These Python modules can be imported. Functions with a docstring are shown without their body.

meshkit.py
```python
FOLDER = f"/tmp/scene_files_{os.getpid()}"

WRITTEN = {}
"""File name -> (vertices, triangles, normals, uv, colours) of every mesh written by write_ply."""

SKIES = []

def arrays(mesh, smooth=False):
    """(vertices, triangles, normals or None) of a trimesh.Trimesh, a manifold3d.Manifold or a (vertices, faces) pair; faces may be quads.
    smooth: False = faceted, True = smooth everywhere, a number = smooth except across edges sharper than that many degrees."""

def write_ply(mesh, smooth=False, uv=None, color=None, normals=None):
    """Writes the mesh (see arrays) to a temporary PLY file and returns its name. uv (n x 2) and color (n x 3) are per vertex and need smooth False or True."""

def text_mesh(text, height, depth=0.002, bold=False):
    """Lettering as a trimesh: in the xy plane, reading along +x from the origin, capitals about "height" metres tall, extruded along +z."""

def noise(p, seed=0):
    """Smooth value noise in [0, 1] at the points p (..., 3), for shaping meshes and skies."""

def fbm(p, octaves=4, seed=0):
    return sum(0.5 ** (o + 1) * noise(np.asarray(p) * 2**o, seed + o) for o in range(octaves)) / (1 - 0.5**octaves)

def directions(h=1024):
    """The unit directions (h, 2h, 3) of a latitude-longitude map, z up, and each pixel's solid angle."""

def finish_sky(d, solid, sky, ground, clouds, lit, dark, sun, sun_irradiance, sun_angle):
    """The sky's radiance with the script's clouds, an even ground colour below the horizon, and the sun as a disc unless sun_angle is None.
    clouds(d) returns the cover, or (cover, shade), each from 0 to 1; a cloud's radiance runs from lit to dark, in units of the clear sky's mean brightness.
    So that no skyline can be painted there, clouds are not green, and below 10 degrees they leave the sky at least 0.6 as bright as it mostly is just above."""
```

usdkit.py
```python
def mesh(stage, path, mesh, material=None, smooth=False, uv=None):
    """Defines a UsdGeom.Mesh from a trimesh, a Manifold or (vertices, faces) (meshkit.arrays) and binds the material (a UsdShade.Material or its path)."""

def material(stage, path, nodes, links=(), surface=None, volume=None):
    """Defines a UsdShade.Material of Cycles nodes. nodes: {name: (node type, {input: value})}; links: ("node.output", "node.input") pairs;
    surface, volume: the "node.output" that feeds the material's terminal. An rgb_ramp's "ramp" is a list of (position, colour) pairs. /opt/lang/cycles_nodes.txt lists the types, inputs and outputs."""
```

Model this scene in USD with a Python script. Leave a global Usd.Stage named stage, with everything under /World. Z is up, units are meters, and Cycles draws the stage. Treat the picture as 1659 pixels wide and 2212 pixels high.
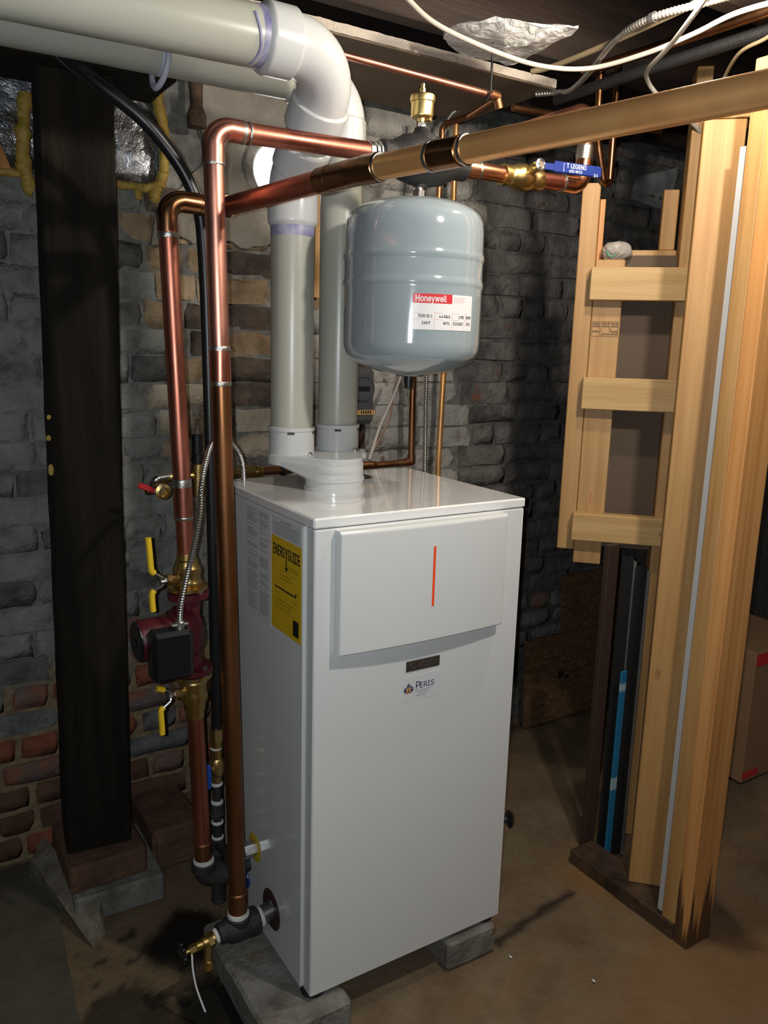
import math, random
import numpy as np
import trimesh, usdkit, meshkit
import manifold3d as m3
from shapely.geometry import Polygon, Point
from pxr import Usd, UsdGeom, UsdLux, UsdShade, Sdf, Gf, Vt

stage = Usd.Stage.CreateInMemory()
UsdGeom.SetStageUpAxis(stage, 'Z'); UsdGeom.SetStageMetersPerUnit(stage, 1.0)
UsdGeom.Xform.Define(stage, '/World'); UsdGeom.Scope.Define(stage, '/World/Looks')
rng = random.Random(11); nrng = np.random.default_rng(11)
PI = math.pi

# ------------------------------------------------------------------ camera, lights, exposure
CAM = np.array([-0.6455, -1.2569, 1.3901]); YAW, PITCH, ROLL = 0.56218, 0.20443, 0.02763
_f = np.array([math.sin(YAW)*math.cos(PITCH), math.cos(YAW)*math.cos(PITCH), -math.sin(PITCH)])
_r = np.array([math.cos(YAW), -math.sin(YAW), 0]); _u = np.cross(_r, _f)
_r, _u = math.cos(ROLL)*_r + math.sin(ROLL)*_u, -math.sin(ROLL)*_r + math.cos(ROLL)*_u
cam = UsdGeom.Camera.Define(stage, '/World/camera')
cam.CreateHorizontalApertureAttr(24.0); cam.CreateVerticalApertureAttr(32.0)
cam.CreateFocalLengthAttr(24.0*1747.0/1659.0); cam.CreateFStopAttr(0.0)
cam.CreateExposureAttr(0.0)
cam.AddTransformOp().Set(Gf.Matrix4d(*[float(x) for row in (list(_r)+[0], list(_u)+[0], list(-_f)+[0], list(CAM)+[1]) for x in row]))

KEY, BULB, FLASH = 32.0, 16.0, 37.0
def sphere_light(name, pos, radius, power, color):
    l = UsdLux.SphereLight.Define(stage, '/World/'+name)
    l.CreateRadiusAttr(radius); l.CreateIntensityAttr(power/(4*PI*PI*radius*radius)); l.CreateColorAttr(Gf.Vec3f(*color))
    UsdGeom.XformCommonAPI(l).SetTranslate(Gf.Vec3d(*[float(x) for x in pos]))
    return l
sphere_light('ceiling_bulb', (0.66, -0.17, 2.035), 0.030, BULB, (1.0, 0.88, 0.72))          # bare bulb just above the frame
sphere_light('work_lamp', (0.41, -0.72, 1.96), 0.030, KEY, (1.0, 0.93, 0.83))               # second bulb nearer the camera
flash = sphere_light('phone_flash', CAM - _r*0.022 + _u*0.006 - _f*0.004, 0.004, FLASH, (0.88, 0.95, 1.0))  # the phone's own flash
sh = UsdLux.ShapingAPI.Apply(flash.GetPrim()); sh.CreateShapingConeAngleAttr(74.0); sh.CreateShapingConeSoftnessAttr(0.9)   # a flash lens: brightest ahead
flash.ClearXformOpOrder()
flash.AddTransformOp().Set(Gf.Matrix4d(*[float(x) for row in (list(_r)+[0], list(_u)+[0], list(-_f)+[0], list(CAM - _r*0.022 + _u*0.006 - _f*0.004)+[1]) for x in row]))
dome = UsdLux.DomeLight.Define(stage, '/World/air_glow'); dome.CreateIntensityAttr(0.012); dome.CreateColorAttr(Gf.Vec3f(1, .95, .9))

# ------------------------------------------------------------------ materials
LOOK = {}
def mat(name, base, rough=0.5, metal=0.0, ramp=None, scale=8.0, stretch=(1, 1, 1), detail=4.0, bump=0.0, bscale=60.0, coat=0.0, spec=0.5,
        knots=False, emit=None, spots=None, rvar=0.0, ndist=0.0, soak=None):
    """A principled look; ramp: colours over a noise in world space; spots: (scale, threshold, colour) patches; knots: pine knots."""
    n = {'p': ('principled_bsdf', {'base_color': base, 'roughness': rough, 'metallic': metal, 'coat_weight': coat, 'specular_ior_level': spec})}
    l = []
    if ramp or bump or spots or knots or rvar:
        n['g'] = ('geometry', {})
        n['m'] = ('mapping', {'scale': stretch}); l.append(('g.position', 'm.vector'))
    src = None
    if ramp:
        n['n'] = ('noise_texture', {'scale': scale, 'detail': detail, 'roughness': 0.6, 'distortion': ndist}); l.append(('m.vector', 'n.vector'))
        n['r'] = ('rgb_ramp', {'ramp': ramp}); l.append(('n.fac', 'r.fac')); src = 'r.color'
    for i, (sc, th, col, soft) in enumerate(spots or []):
        a, b, c = f'sn{i}', f'sr{i}', f'sm{i}'
        n[a] = ('noise_texture', {'scale': sc, 'detail': 5.0, 'roughness': 0.65}); n[a+'v'] = ('mapping', {'location': (3.1*i+1, 1.7*i, 5.3*i)})
        l += [('g.position', a+'v.vector'), (a+'v.vector', a+'.vector')]
        n[b] = ('map_range', {'from_min': th, 'from_max': th+soft, 'to_min': 0.0, 'to_max': 1.0, 'clamp': True}); l.append((a+'.fac', b+'.value'))
        n[c] = ('mix_color', {'b': col}); l.append((b+'.result', c+'.fac'))
        if src: l.append((src, c+'.a'))
        else: n[c][1]['a'] = base
        src = c+'.result'
    if knots:
        n['kv'] = ('mapping', {'scale': knots}); l.append(('g.position', 'kv.vector'))
        n['k'] = ('voronoi_texture', {'scale': 1.0, 'feature': 'f1'}); l.append(('kv.vector', 'k.vector'))
        n['kr'] = ('map_range', {'from_min': 0.04, 'from_max': 0.11, 'to_min': 0.9, 'to_max': 0.0, 'clamp': True}); l.append(('k.distance', 'kr.value'))
        n['km'] = ('mix_color', {'b': (0.17, 0.07, 0.025)}); l += [('kr.result', 'km.fac'), (src, 'km.a')]; src = 'km.result'
    if soak:                                                          # dark water mark rising along the grain to about that height
        n['ks'] = ('separate_xyz', {}); n['km_'] = ('mapping', {'scale': (42, 42, 1.2)}); n['kn'] = ('noise_texture', {'scale': 1.0, 'detail': 2.0}); n['ka'] = ('math', {'math_type': 'multiply_add', 'value2': -soak*3.4, 'value3': soak*1.35})
        n['kz'] = ('math', {'math_type': 'add'}); n['kq'] = ('map_range', {'from_min': 0.0, 'from_max': .05, 'to_min': .9, 'to_max': 0.0, 'clamp': True}); n['kx'] = ('mix_color', {'b': (.035, .02, .012)})
        l += [('g.position', 'ks.vector'), ('g.position', 'km_.vector'), ('km_.vector', 'kn.vector'), ('kn.fac', 'ka.value1'), ('ka.value', 'kz.value1'), ('ks.z', 'kz.value2'), ('kz.value', 'kq.value'), ('kq.result', 'kx.fac'), (src, 'kx.a')]; src = 'kx.result'
    if src: l.append((src, 'p.base_color'))
    if rvar:
        n['rn'] = ('noise_texture', {'scale': 14.0, 'detail': 4.0}); l.append(('m.vector', 'rn.vector'))
        n['rr'] = ('map_range', {'from_min': 0.3, 'from_max': 0.7, 'to_min': max(0.03, rough-rvar), 'to_max': rough+rvar}); l += [('rn.fac', 'rr.value'), ('rr.result', 'p.roughness')]
    if bump:
        n['bn'] = ('noise_texture', {'scale': bscale, 'detail': 6.0, 'roughness': 0.65}); l.append(('m.vector', 'bn.vector'))
        n['b'] = ('bump', {'strength': bump, 'distance': 0.022}); l += [('bn.fac', 'b.height'), ('b.normal', 'p.normal')]
    if emit:
        n['p'][1]['emission_color'] = emit[0]; n['p'][1]['emission_strength'] = emit[1]
    LOOK[name] = usdkit.material(stage, '/World/Looks/'+name, n, l, surface='p.BSDF')
    return LOOK[name]

def copper(name, a, b, rough):
    return mat(name, a, rough, 1.0, ramp=[(0.3, a), (0.7, b)], scale=9, stretch=(1, 1, .5), rvar=.07, bump=.012, bscale=30)
mat('boiler_white', (.72, .73, .725), .22, coat=.3, bump=.012, bscale=500)
mat('boiler_lid_lit_white', (.86, .86, .85), .08, coat=1.0)  # lid lifted above the cabinet white: lamp light put into its colour
mat('shade_gap', (.05, .05, .05), .6)
mat('pvc_cream', (.46, .465, .40), .30, ramp=[(.3, (.43, .43, .365)), (.7, (.48, .48, .415))], scale=4)
mat('pvc_white', (.62, .63, .62), .24)
mat('primer_purple', (.30, .29, .47), .35, ramp=[(.35, (.20, .19, .38)), (.65, (.42, .42, .52))], scale=30)
mat('strap_lilac', (.50, .50, .60), .5)
copper('copper_pink', (.78, .37, .27), (.60, .24, .17), .36)
copper('copper_bright', (.86, .45, .28), (.72, .32, .17), .24)
copper('copper_brown', (.34, .155, .065), (.24, .10, .045), .44)
copper('copper_red', (.62, .23, .16), (.44, .14, .09), .38)
mat('copper_gold', (.95, .50, .20), .36, .72, ramp=[(.3, (.98, .54, .22)), (.7, (.84, .40, .14))], scale=9, rvar=.08, bump=.012, bscale=30)
copper('copper_scorched', (.45, .22, .10), (.16, .07, .035), .28)
copper('copper_dull', (.42, .21, .10), (.28, .12, .06), .42)
mat('solder', (.52, .50, .46), .32, 1.0, bump=.15, bscale=200)
mat('steel', (.62, .62, .60), .30, 1.0, bump=.04)
mat('steel_dark', (.20, .20, .20), .38, .9)
mat('brass', (.62, .44, .17), .34, 1.0, ramp=[(.3, (.66, .47, .19)), (.7, (.50, .34, .12))], scale=20, bump=.06, bscale=150)
mat('brass_gold', (.86, .66, .28), .36, 1.0)
mat('iron_black', (.020, .020, .021), .48, bump=.3, bscale=160)
mat('iron_flaky', (.035, .03, .028), .55, ramp=[(.4, (.02, .02, .02)), (.75, (.07, .055, .045))], scale=40, bump=.4, bscale=120)
mat('rusty_iron', (.09, .055, .035), .7, ramp=[(.3, (.04, .03, .025)), (.7, (.16, .09, .05))], scale=40, bump=.5, bscale=120)
mat('ptfe_tape', (.70, .70, .66), .6, bump=.4, bscale=180)
mat('tank_grey', (.30, .355, .385), .11, coat=.5, bump=.01, bscale=300)
mat('label_white', (.76, .76, .765), .35)
mat('sticker_white', (.70, .70, .72), .3)
mat('patch_grey', (.26, .27, .28), .8, ramp=[(.35, (.16, .16, .17)), (.6, (.28, .29, .30))], scale=20)
mat('label_red', (.62, .035, .045), .35)
mat('ink_black', (.012, .012, .014), .5)
mat('ink_grey', (.36, .37, .38), .5)
mat('ink_pink', (.70, .45, .45), .5)
mat('label_yellow', (.72, .47, .015), .4)
mat('ink_olive', (.38, .25, .01), .5)
mat('label_paper', (.62, .63, .64), .4)
mat('badge_dark', (.16, .15, .14), .35, .8)
mat('badge_letter', (.42, .36, .32), .3, .9)
mat('ink_stamp', (.10, .055, .02), .6)
mat('ink_navy', (.035, .04, .12), .5)
mat('ink_orange', (.75, .36, .10), .5)
mat('indicator_red', (.70, .05, .01), .4, emit=((1.0, .12, .015), .16))
mat('rubber_black', (.010, .010, .011), .42)
mat('gas_jacket', (.009, .009, .010), .36)
mat('plastic_black', (.008, .008, .010), .30)
mat('pump_red', (.085, .008, .014), .36, bump=.15, bscale=220)
mat('handle_yellow', (.80, .52, .02), .40)
mat('handle_red', (.50, .02, .025), .40)
mat('handle_blue', (.015, .035, .20), .35)
mat('handle_bright_blue', (.01, .08, .42), .38)
mat('ring_yellow', (.62, .45, .03), .5)
mat('ring_dark', (.055, .03, .028), .45)
mat('galvanised', (.50, .50, .48), .35, .9, bump=.1)
mat('meter_grey', (.085, .088, .092), .30, coat=.2)
mat('meter_strip', (.60, .36, .12), .5)
mat('board_dark', (.050, .028, .020), .6)
mat('cable_white', (.44, .42, .36), .42)
mat('cable_grey', (.42, .39, .35), .5)
mat('cable_brown', (.30, .15, .10), .5)
mat('cable_tan', (.26, .20, .12), .5)
mat('pine', (.45, .25, .088), .52, ramp=[(.25, (.35, .165, .05)), (.5, (.45, .25, .088)), (.75, (.53, .32, .13))], scale=1, stretch=(34, 34, 1.6), detail=3, knots=(9, 9, 4.6), bump=.10, bscale=2)
mat('pine_pale', (.47, .265, .098), .52, ramp=[(.25, (.38, .195, .062)), (.5, (.47, .265, .098)), (.75, (.52, .32, .135))], scale=1, stretch=(34, 34, 1.6), detail=3, knots=(9, 9, 4.4), bump=.08, bscale=2)
mat('pine_cross', (.54, .34, .135), .52, ramp=[(.25, (.45, .26, .09)), (.5, (.54, .34, .135)), (.75, (.60, .40, .18))], scale=1, stretch=(2.0, 2.0, 40), detail=3, knots=(8, 8, 9), bump=.08, bscale=2)
mat('pine_orange', (.58, .27, .085), .5, ramp=[(.25, (.40, .16, .042)), (.5, (.58, .27, .085)), (.75, (.70, .37, .14))], scale=1, stretch=(48, 48, 1.0), detail=3, bump=.12, bscale=2)
mat('pine_stained', (.58, .27, .085), .5, ramp=[(.25, (.40, .16, .042)), (.5, (.58, .27, .085)), (.75, (.70, .37, .14))], scale=1, stretch=(48, 48, 1.0), detail=3, bump=.12, bscale=2, soak=.17)
mat('wet_wood', (.05, .03, .02), .35, ramp=[(.35, (.025, .018, .014)), (.7, (.11, .065, .04))], scale=12, bump=.3)
mat('old_timber', (.014, .011, .007), .85, ramp=[(.3, (.008, .0065, .005)), (.5, (.014, .011, .0075)), (.75, (.028, .021, .014))], spec=.2, scale=1, stretch=(26, 26, 2.2), detail=6, bump=.5, bscale=3)
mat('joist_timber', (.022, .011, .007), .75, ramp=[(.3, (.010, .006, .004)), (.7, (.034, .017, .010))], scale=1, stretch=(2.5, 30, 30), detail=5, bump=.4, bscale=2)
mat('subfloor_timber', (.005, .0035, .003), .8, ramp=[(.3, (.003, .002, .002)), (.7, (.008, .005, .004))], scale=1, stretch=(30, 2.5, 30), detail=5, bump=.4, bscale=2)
mat('board_paper', (.17, .12, .075), .75, ramp=[(.3, (.13, .09, .055)), (.7, (.195, .14, .09))], scale=4)
mat('gypsum', (.74, .64, .54), .85, bump=.6, bscale=120)
mat('drywall_grey', (.115, .078, .05), .8, bump=.05, bscale=400)
mat('drywall_edge', (.42, .42, .42), .8)
mat('foil', (.55, .56, .60), .30, 1.0, bump=.45, bscale=9, rvar=.10)
mat('foam_yellow', (.46, .31, .05), .45, ramp=[(.3, (.36, .22, .03)), (.7, (.56, .40, .09))], scale=25, bump=.3, bscale=70)
mat('cardboard', (.30, .17, .085), .8, ramp=[(.3, (.27, .15, .075)), (.7, (.33, .19, .10))], scale=5)
mat('osb', (.12, .062, .026), .75, ramp=[(.3, (.06, .032, .014)), (.5, (.12, .062, .026)), (.72, (.22, .125, .055))], scale=1, stretch=(22, 22, 55), detail=4, ndist=1.5, bump=.2, bscale=3)
mat('strip_blue', (.01, .16, .30), .45, ramp=[(.42, (.012, .15, .29)), (.58, (.012, .15, .29)), (.62, (.30, .42, .45))], scale=1, stretch=(1, 1, 11), detail=1)
mat('print_green', (.05, .30, .16), .5)
mat('daylight', (.9, .9, .9), .5, emit=((1, 1, 1), 4.0))
# masonry
mat('paint_grey', (.28, .29, .26), .82, ramp=[(.28, (.12, .12, .105)), (.45, (.26, .265, .24)), (.7, (.35, .36, .33))], scale=14, detail=8, bump=.75, bscale=45, spots=[(9, .66, (.34, .14, .08), .05), (17, .63, (.42, .43, .40), .10)])
mat('paint_dark_and_shade', (.17, .17, .155), .85, ramp=[(.3, (.07, .066, .06)), (.5, (.16, .16, .145)), (.7, (.23, .23, .21))], scale=15, detail=8, bump=.8, bscale=42, spots=[(8, .64, (.22, .085, .05), .05)])  # random dark grey bricks; at the right it also carries painted shade
mat('paint_pale', (.45, .43, .39), .82, ramp=[(.28, (.18, .16, .14)), (.45, (.42, .40, .36)), (.7, (.52, .50, .46))], scale=12, detail=8, bump=.75, bscale=45, spots=[(14, .64, (.16, .09, .07), .06)])
mat('paint_wall_shade', (.14, .132, .126), .85, ramp=[(.3, (.07, .066, .062)), (.5, (.14, .132, .126)), (.7, (.20, .19, .18))], scale=15, detail=8, bump=.9, bscale=42, spots=[(8, .64, (.12, .05, .035), .05)])  # wall paint darkened to carry the shadow right of the tank
mat('brick_tan', (.40, .28, .16), .85, ramp=[(.25, (.13, .085, .05)), (.45, (.36, .25, .145)), (.7, (.53, .41, .27))], scale=13, detail=8, bump=.8, bscale=45, spots=[(12, .64, (.40, .16, .09), .04), (9, .62, (.52, .47, .38), .05)])
mat('brick_sooty', (.12, .09, .07), .88, ramp=[(.3, (.045, .036, .03)), (.6, (.15, .11, .085)), (.8, (.34, .27, .20))], scale=14, detail=8, bump=.8, bscale=45, spots=[(13, .67, (.42, .20, .13), .05)])
mat('brick_cream', (.62, .53, .39), .85, ramp=[(.25, (.25, .19, .12)), (.45, (.58, .49, .355)), (.7, (.74, .66, .53))], scale=11, detail=8, bump=.8, bscale=45, spots=[(15, .66, (.12, .09, .06), .06)])
mat('brick_red', (.30, .095, .048), .85, ramp=[(.3, (.20, .058, .032)), (.7, (.36, .12, .06))], scale=18, detail=6, bump=.5, bscale=60, spots=[(22, .66, (.20, .18, .16), .08)])
mat('brick_redgrey', (.22, .12, .085), .85, ramp=[(.35, (.36, .125, .07)), (.5, (.20, .125, .10)), (.66, (.21, .20, .185))], scale=14, detail=6, bump=.6, bscale=55)
mat('brick_bluegrey', (.20, .205, .20), .85, ramp=[(.3, (.11, .105, .10)), (.5, (.20, .205, .20)), (.72, (.29, .295, .285))], scale=20, detail=7, bump=.8, bscale=60)
mat('brick_brown', (.15, .075, .045), .85, ramp=[(.3, (.08, .04, .025)), (.7, (.19, .10, .06))], scale=16, detail=6, bump=.6, bscale=60)
mat('plaster_grey', (.29, .26, .21), .88, ramp=[(.25, (.11, .095, .075)), (.42, (.26, .235, .19)), (.7, (.36, .335, .285))], scale=8, detail=8, bump=.6, bscale=30, spots=[(6, .68, (.42, .36, .22), .08)])
mat('thimble_cement', (.25, .23, .20), .85, ramp=[(.35, (.12, .11, .10)), (.65, (.32, .30, .27))], scale=22, bump=.5, bscale=70)
mat('concrete_block', (.20, .19, .165), .9, ramp=[(.3, (.10, .09, .075)), (.5, (.20, .19, .165)), (.72, (.29, .285, .26))], scale=14, detail=8, bump=.5, bscale=60, spots=[(9, .62, (.19, .085, .03), .10)])
mat('slab_concrete', (.085, .075, .053), .9, ramp=[(.3, (.062, .054, .036)), (.7, (.105, .094, .068))], scale=9, detail=8, bump=.3, bscale=60)
mat('stone_rubble', (.22, .195, .14), .9, ramp=[(.3, (.13, .11, .08)), (.7, (.28, .25, .19))], scale=16, detail=7, bump=.5, bscale=60)
mat('room_paint', (.20, .19, .17), .9)

def mortar_material():
    n = {'g': ('geometry', {}), 's': ('separate_xyz', {}), 'n': ('noise_texture', {'scale': 9.0, 'detail': 6.0}), 'a': ('math', {'math_type': 'multiply_add', 'value2': .32, 'value3': -.16}),
         'z': ('math', {'math_type': 'add'}), 'r': ('rgb_ramp', {'ramp': [(0, (.27, .20, .115)), (.48, (.27, .20, .115)), (.54, (.20, .20, .18)), (1, (.23, .225, .205))]}),
         'x': ('math', {'math_type': 'add'}), 'xr': ('map_range', {'from_min': .92, 'from_max': 1.14, 'to_min': 0.0, 'to_max': 1.0, 'clamp': True}), 'xm': ('mix_color', {'b': (.10, .095, .09)}),  # the wall shadow at the right is painted into the mortar colour
         'n2': ('noise_texture', {'scale': 45.0, 'detail': 7.0}), 'm': ('mix', {'mix_type': 'multiply', 'fac': .8}), 'r2': ('rgb_ramp', {'ramp': [(.3, (.45, .45, .45)), (.65, (1.1, 1.1, 1.1))]}),
         'b': ('bump', {'strength': .7, 'distance': .01}), 'p': ('principled_bsdf', {'roughness': .9})}
    l = [('g.position', 's.vector'), ('g.position', 'n.vector'), ('g.position', 'n2.vector'), ('n.fac', 'a.value1'), ('s.z', 'z.value1'), ('a.value', 'z.value2'), ('z.value', 'r.fac'),
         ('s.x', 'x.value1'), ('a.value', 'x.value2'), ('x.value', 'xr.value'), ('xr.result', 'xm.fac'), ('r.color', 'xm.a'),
         ('n2.fac', 'r2.fac'), ('xm.result', 'm.color1'), ('r2.color', 'm.color2'), ('m.color', 'p.base_color'), ('n2.fac', 'b.height'), ('b.normal', 'p.normal')]
    LOOK['mortar'] = usdkit.material(stage, '/World/Looks/mortar', n, l, surface='p.BSDF')
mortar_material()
def floor_material():
    n = {'g': ('geometry', {}), 'n': ('noise_texture', {'scale': 7.0, 'detail': 10.0, 'roughness': .72}), 'r': ('rgb_ramp', {'ramp': [(.3, (.10, .066, .034)), (.5, (.15, .103, .056)), (.7, (.195, .145, .088))]}),
         'wet': ('attribute', {'attribute': 'wet'}), 'rust': ('attribute', {'attribute': 'rust'}), 'm1': ('mix_color', {'b': (.24, .115, .035)}), 'm2': ('mix_color', {'b': (.012, .010, .008)}),
         'n2': ('noise_texture', {'scale': 70.0, 'detail': 6.0}), 'b': ('bump', {'strength': .35, 'distance': .008}), 'ro': ('map_range', {'from_min': 0.0, 'from_max': 1.0, 'to_min': .85, 'to_max': .45}),
         'p': ('principled_bsdf', {})}
    l = [('g.position', 'n.vector'), ('g.position', 'n2.vector'), ('n.fac', 'r.fac'), ('r.color', 'm1.a'), ('rust.fac', 'm1.fac'), ('m1.result', 'm2.a'), ('wet.fac', 'm2.fac'), ('m2.result', 'p.base_color'),
         ('n2.fac', 'b.height'), ('b.normal', 'p.normal'), ('wet.fac', 'ro.value'), ('ro.result', 'p.roughness')]
    LOOK['floor_concrete'] = usdkit.material(stage, '/World/Looks/floor_concrete', n, l, surface='p.BSDF')
floor_material()
def film_material():
    n = {'g': ('geometry', {}), 'n': ('noise_texture', {'scale': 26.0, 'detail': 5.0, 'distortion': 1.5}), 'b': ('bump', {'strength': .8, 'distance': .01}), 't': ('transparent_bsdf', {'color': (.95, .95, .95)}),
         'p': ('principled_bsdf', {'base_color': (.92, .92, .90), 'roughness': .22}), 'r': ('map_range', {'from_min': .35, 'from_max': .65, 'to_min': .35, 'to_max': .9, 'clamp': True}), 'x': ('mix_closure', {})}
    l = [('g.position', 'n.vector'), ('n.fac', 'b.height'), ('b.normal', 'p.normal'), ('n.fac', 'r.value'), ('r.result', 'x.fac'), ('t.BSDF', 'x.closure1'), ('p.BSDF', 'x.closure2')]
    LOOK['plastic_film'] = usdkit.material(stage, '/World/Looks/plastic_film', n, l, surface='x.closure')
film_material()

# ------------------------------------------------------------------ mesh helpers
V = lambda *a: np.array(a, float)
unit = lambda a: np.asarray(a, float)/np.linalg.norm(a)
cat = lambda *ms: trimesh.util.concatenate([m for m in ms])
def hull(pts): return trimesh.convex.convex_hull(np.asarray(pts, float))
def bx(x0, x1, y0, y1, z0, z1, b=0.0):
    if not b:
        m = trimesh.creation.box([x1-x0, y1-y0, z1-z0]); m.apply_translation([(x0+x1)/2, (y0+y1)/2, (z0+z1)/2]); return m
    pts = []
    for X, sx in ((x0, 1), (x1, -1)):
        for Y, sy in ((y0, 1), (y1, -1)):
            for Z, sz in ((z0, 1), (z1, -1)):
                pts += [(X, Y+sy*b, Z+sz*b), (X+sx*b, Y, Z+sz*b), (X+sx*b, Y+sy*b, Z)]
    return hull(pts)
def obox(o, ex, ey, ez, b=0.0):
    """Box from corner o along the three edge vectors (orthogonal)."""
    L = [np.linalg.norm(v) for v in (ex, ey, ez)]
    m = bx(0, L[0], 0, L[1], 0, L[2], b); T = np.eye(4)
    for i, v in enumerate((ex, ey, ez)): T[:3, i] = unit(v)
    T[:3, 3] = o
    if np.linalg.det(T[:3, :3]) < 0: m.invert()
    m.apply_transform(T); return m
def tube(path, r, seg=20, caps=True):
    P = np.asarray(path, float); n = len(P); r = np.broadcast_to(r, (n,))
    t = np.gradient(P, axis=0); t /= np.linalg.norm(t, axis=1, keepdims=True)
    a = np.cross(t[0], [0, 0, 1]) if abs(t[0][2]) < .9 else np.cross(t[0], [1, 0, 0])
    a /= np.linalg.norm(a); verts = []
    ang = np.arange(seg)*2*PI/seg
    for i in range(n):
        a = a - t[i]*np.dot(a, t[i]); a /= np.linalg.norm(a); b = np.cross(t[i], a)
        verts.append(P[i] + r[i]*(np.cos(ang)[:, None]*a + np.sin(ang)[:, None]*b))
    v = np.vstack(verts); f = []
    for i in range(n-1):
        for k in range(seg):
            p, q = i*seg+k, i*seg+(k+1) % seg
            f += [(p, q, q+seg), (p, q+seg, p+seg)]
    if caps:
        v = np.vstack([v, P[0], P[-1]]); c0, c1 = len(v)-2, len(v)-1
        for k in range(seg):
            f += [(c0, (k+1) % seg, k), (c1, (n-1)*seg+k, (n-1)*seg+(k+1) % seg)]
    return trimesh.Trimesh(v, f, process=False)
def fillet(pts, rad, n=8):
    """A polyline with its corners rounded."""
    P = [np.asarray(p, float) for p in pts]; out = [P[0]]
    for i in range(1, len(P)-1):
        a, b = unit(P[i-1]-P[i]), unit(P[i+1]-P[i]); th = math.acos(np.clip(np.dot(a, b), -1, 1))
        R = rad[i-1] if np.ndim(rad) else rad
        d = min(R/math.tan(th/2), .49*np.linalg.norm(P[i-1]-P[i]) if i > 1 else .99*np.linalg.norm(P[i-1]-P[i]), .49*np.linalg.norm(P[i+1]-P[i]) if i < len(P)-2 else .99*np.linalg.norm(P[i+1]-P[i]))
        R = d*math.tan(th/2); c = P[i] + unit(a+b)*R/math.sin(th/2); s, e = P[i]+a*d, P[i]+b*d
        u, w = unit(s-c), unit(e-c); ph = math.acos(np.clip(np.dot(u, w), -1, 1))
        for k in range(n+1):
            q = k/n; out.append(c + R*(math.sin((1-q)*ph)*u + math.sin(q*ph)*w)/math.sin(ph))
    out.append(P[-1]); return np.array(out)
def smooth_path(pts, n=10):
    P = np.asarray(pts, float); P = np.vstack([2*P[0]-P[1], P, 2*P[-1]-P[-2]]); out = []
    for i in range(1, len(P)-2):
        for k in range(n):
            t = k/n; out.append(.5*((2*P[i])+(-P[i-1]+P[i+1])*t+(2*P[i-1]-5*P[i]+4*P[i+1]-P[i+2])*t*t+(-P[i-1]+3*P[i]-3*P[i+1]+P[i+2])*t**3))
    out.append(P[-2]); return np.array(out)
def lathe(o, d, prof, seg=32):
    """Surface of revolution about the axis through o along d; prof: (radius, height) from start to end."""
    d = unit(d); a = np.cross(d, [0, 0, 1]) if abs(d[2]) < .9 else np.cross(d, [0, 1, 0]); a = unit(a); b = np.cross(d, a)
    ang = np.arange(seg)*2*PI/seg; v, f = [], []
    for r, h in prof:
        v.append(np.asarray(o) + d*h + max(r, 1e-5)*(np.cos(ang)[:, None]*a + np.sin(ang)[:, None]*b))
    for i in range(len(prof)-1):
        for k in range(seg):
            p, q = i*seg+k, i*seg+(k+1) % seg; f += [(p, q, q+seg), (p, q+seg, p+seg)]
    v = np.vstack(v)
    m = trimesh.Trimesh(v, f, process=False); return m
def cyl(a, b, r, seg=28, bev=0.0, r2=None):
    a, b = np.asarray(a, float), np.asarray(b, float); L = np.linalg.norm(b-a); r2 = r if r2 is None else r2
    prof = [(0, 0), (r-bev, 0), (r, bev), (r2, L-bev), (r2-bev, L), (0, L)] if bev else [(0, 0), (r, 0), (r2, L), (0, L)]
    return lathe(a, b-a, prof, seg)
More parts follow.
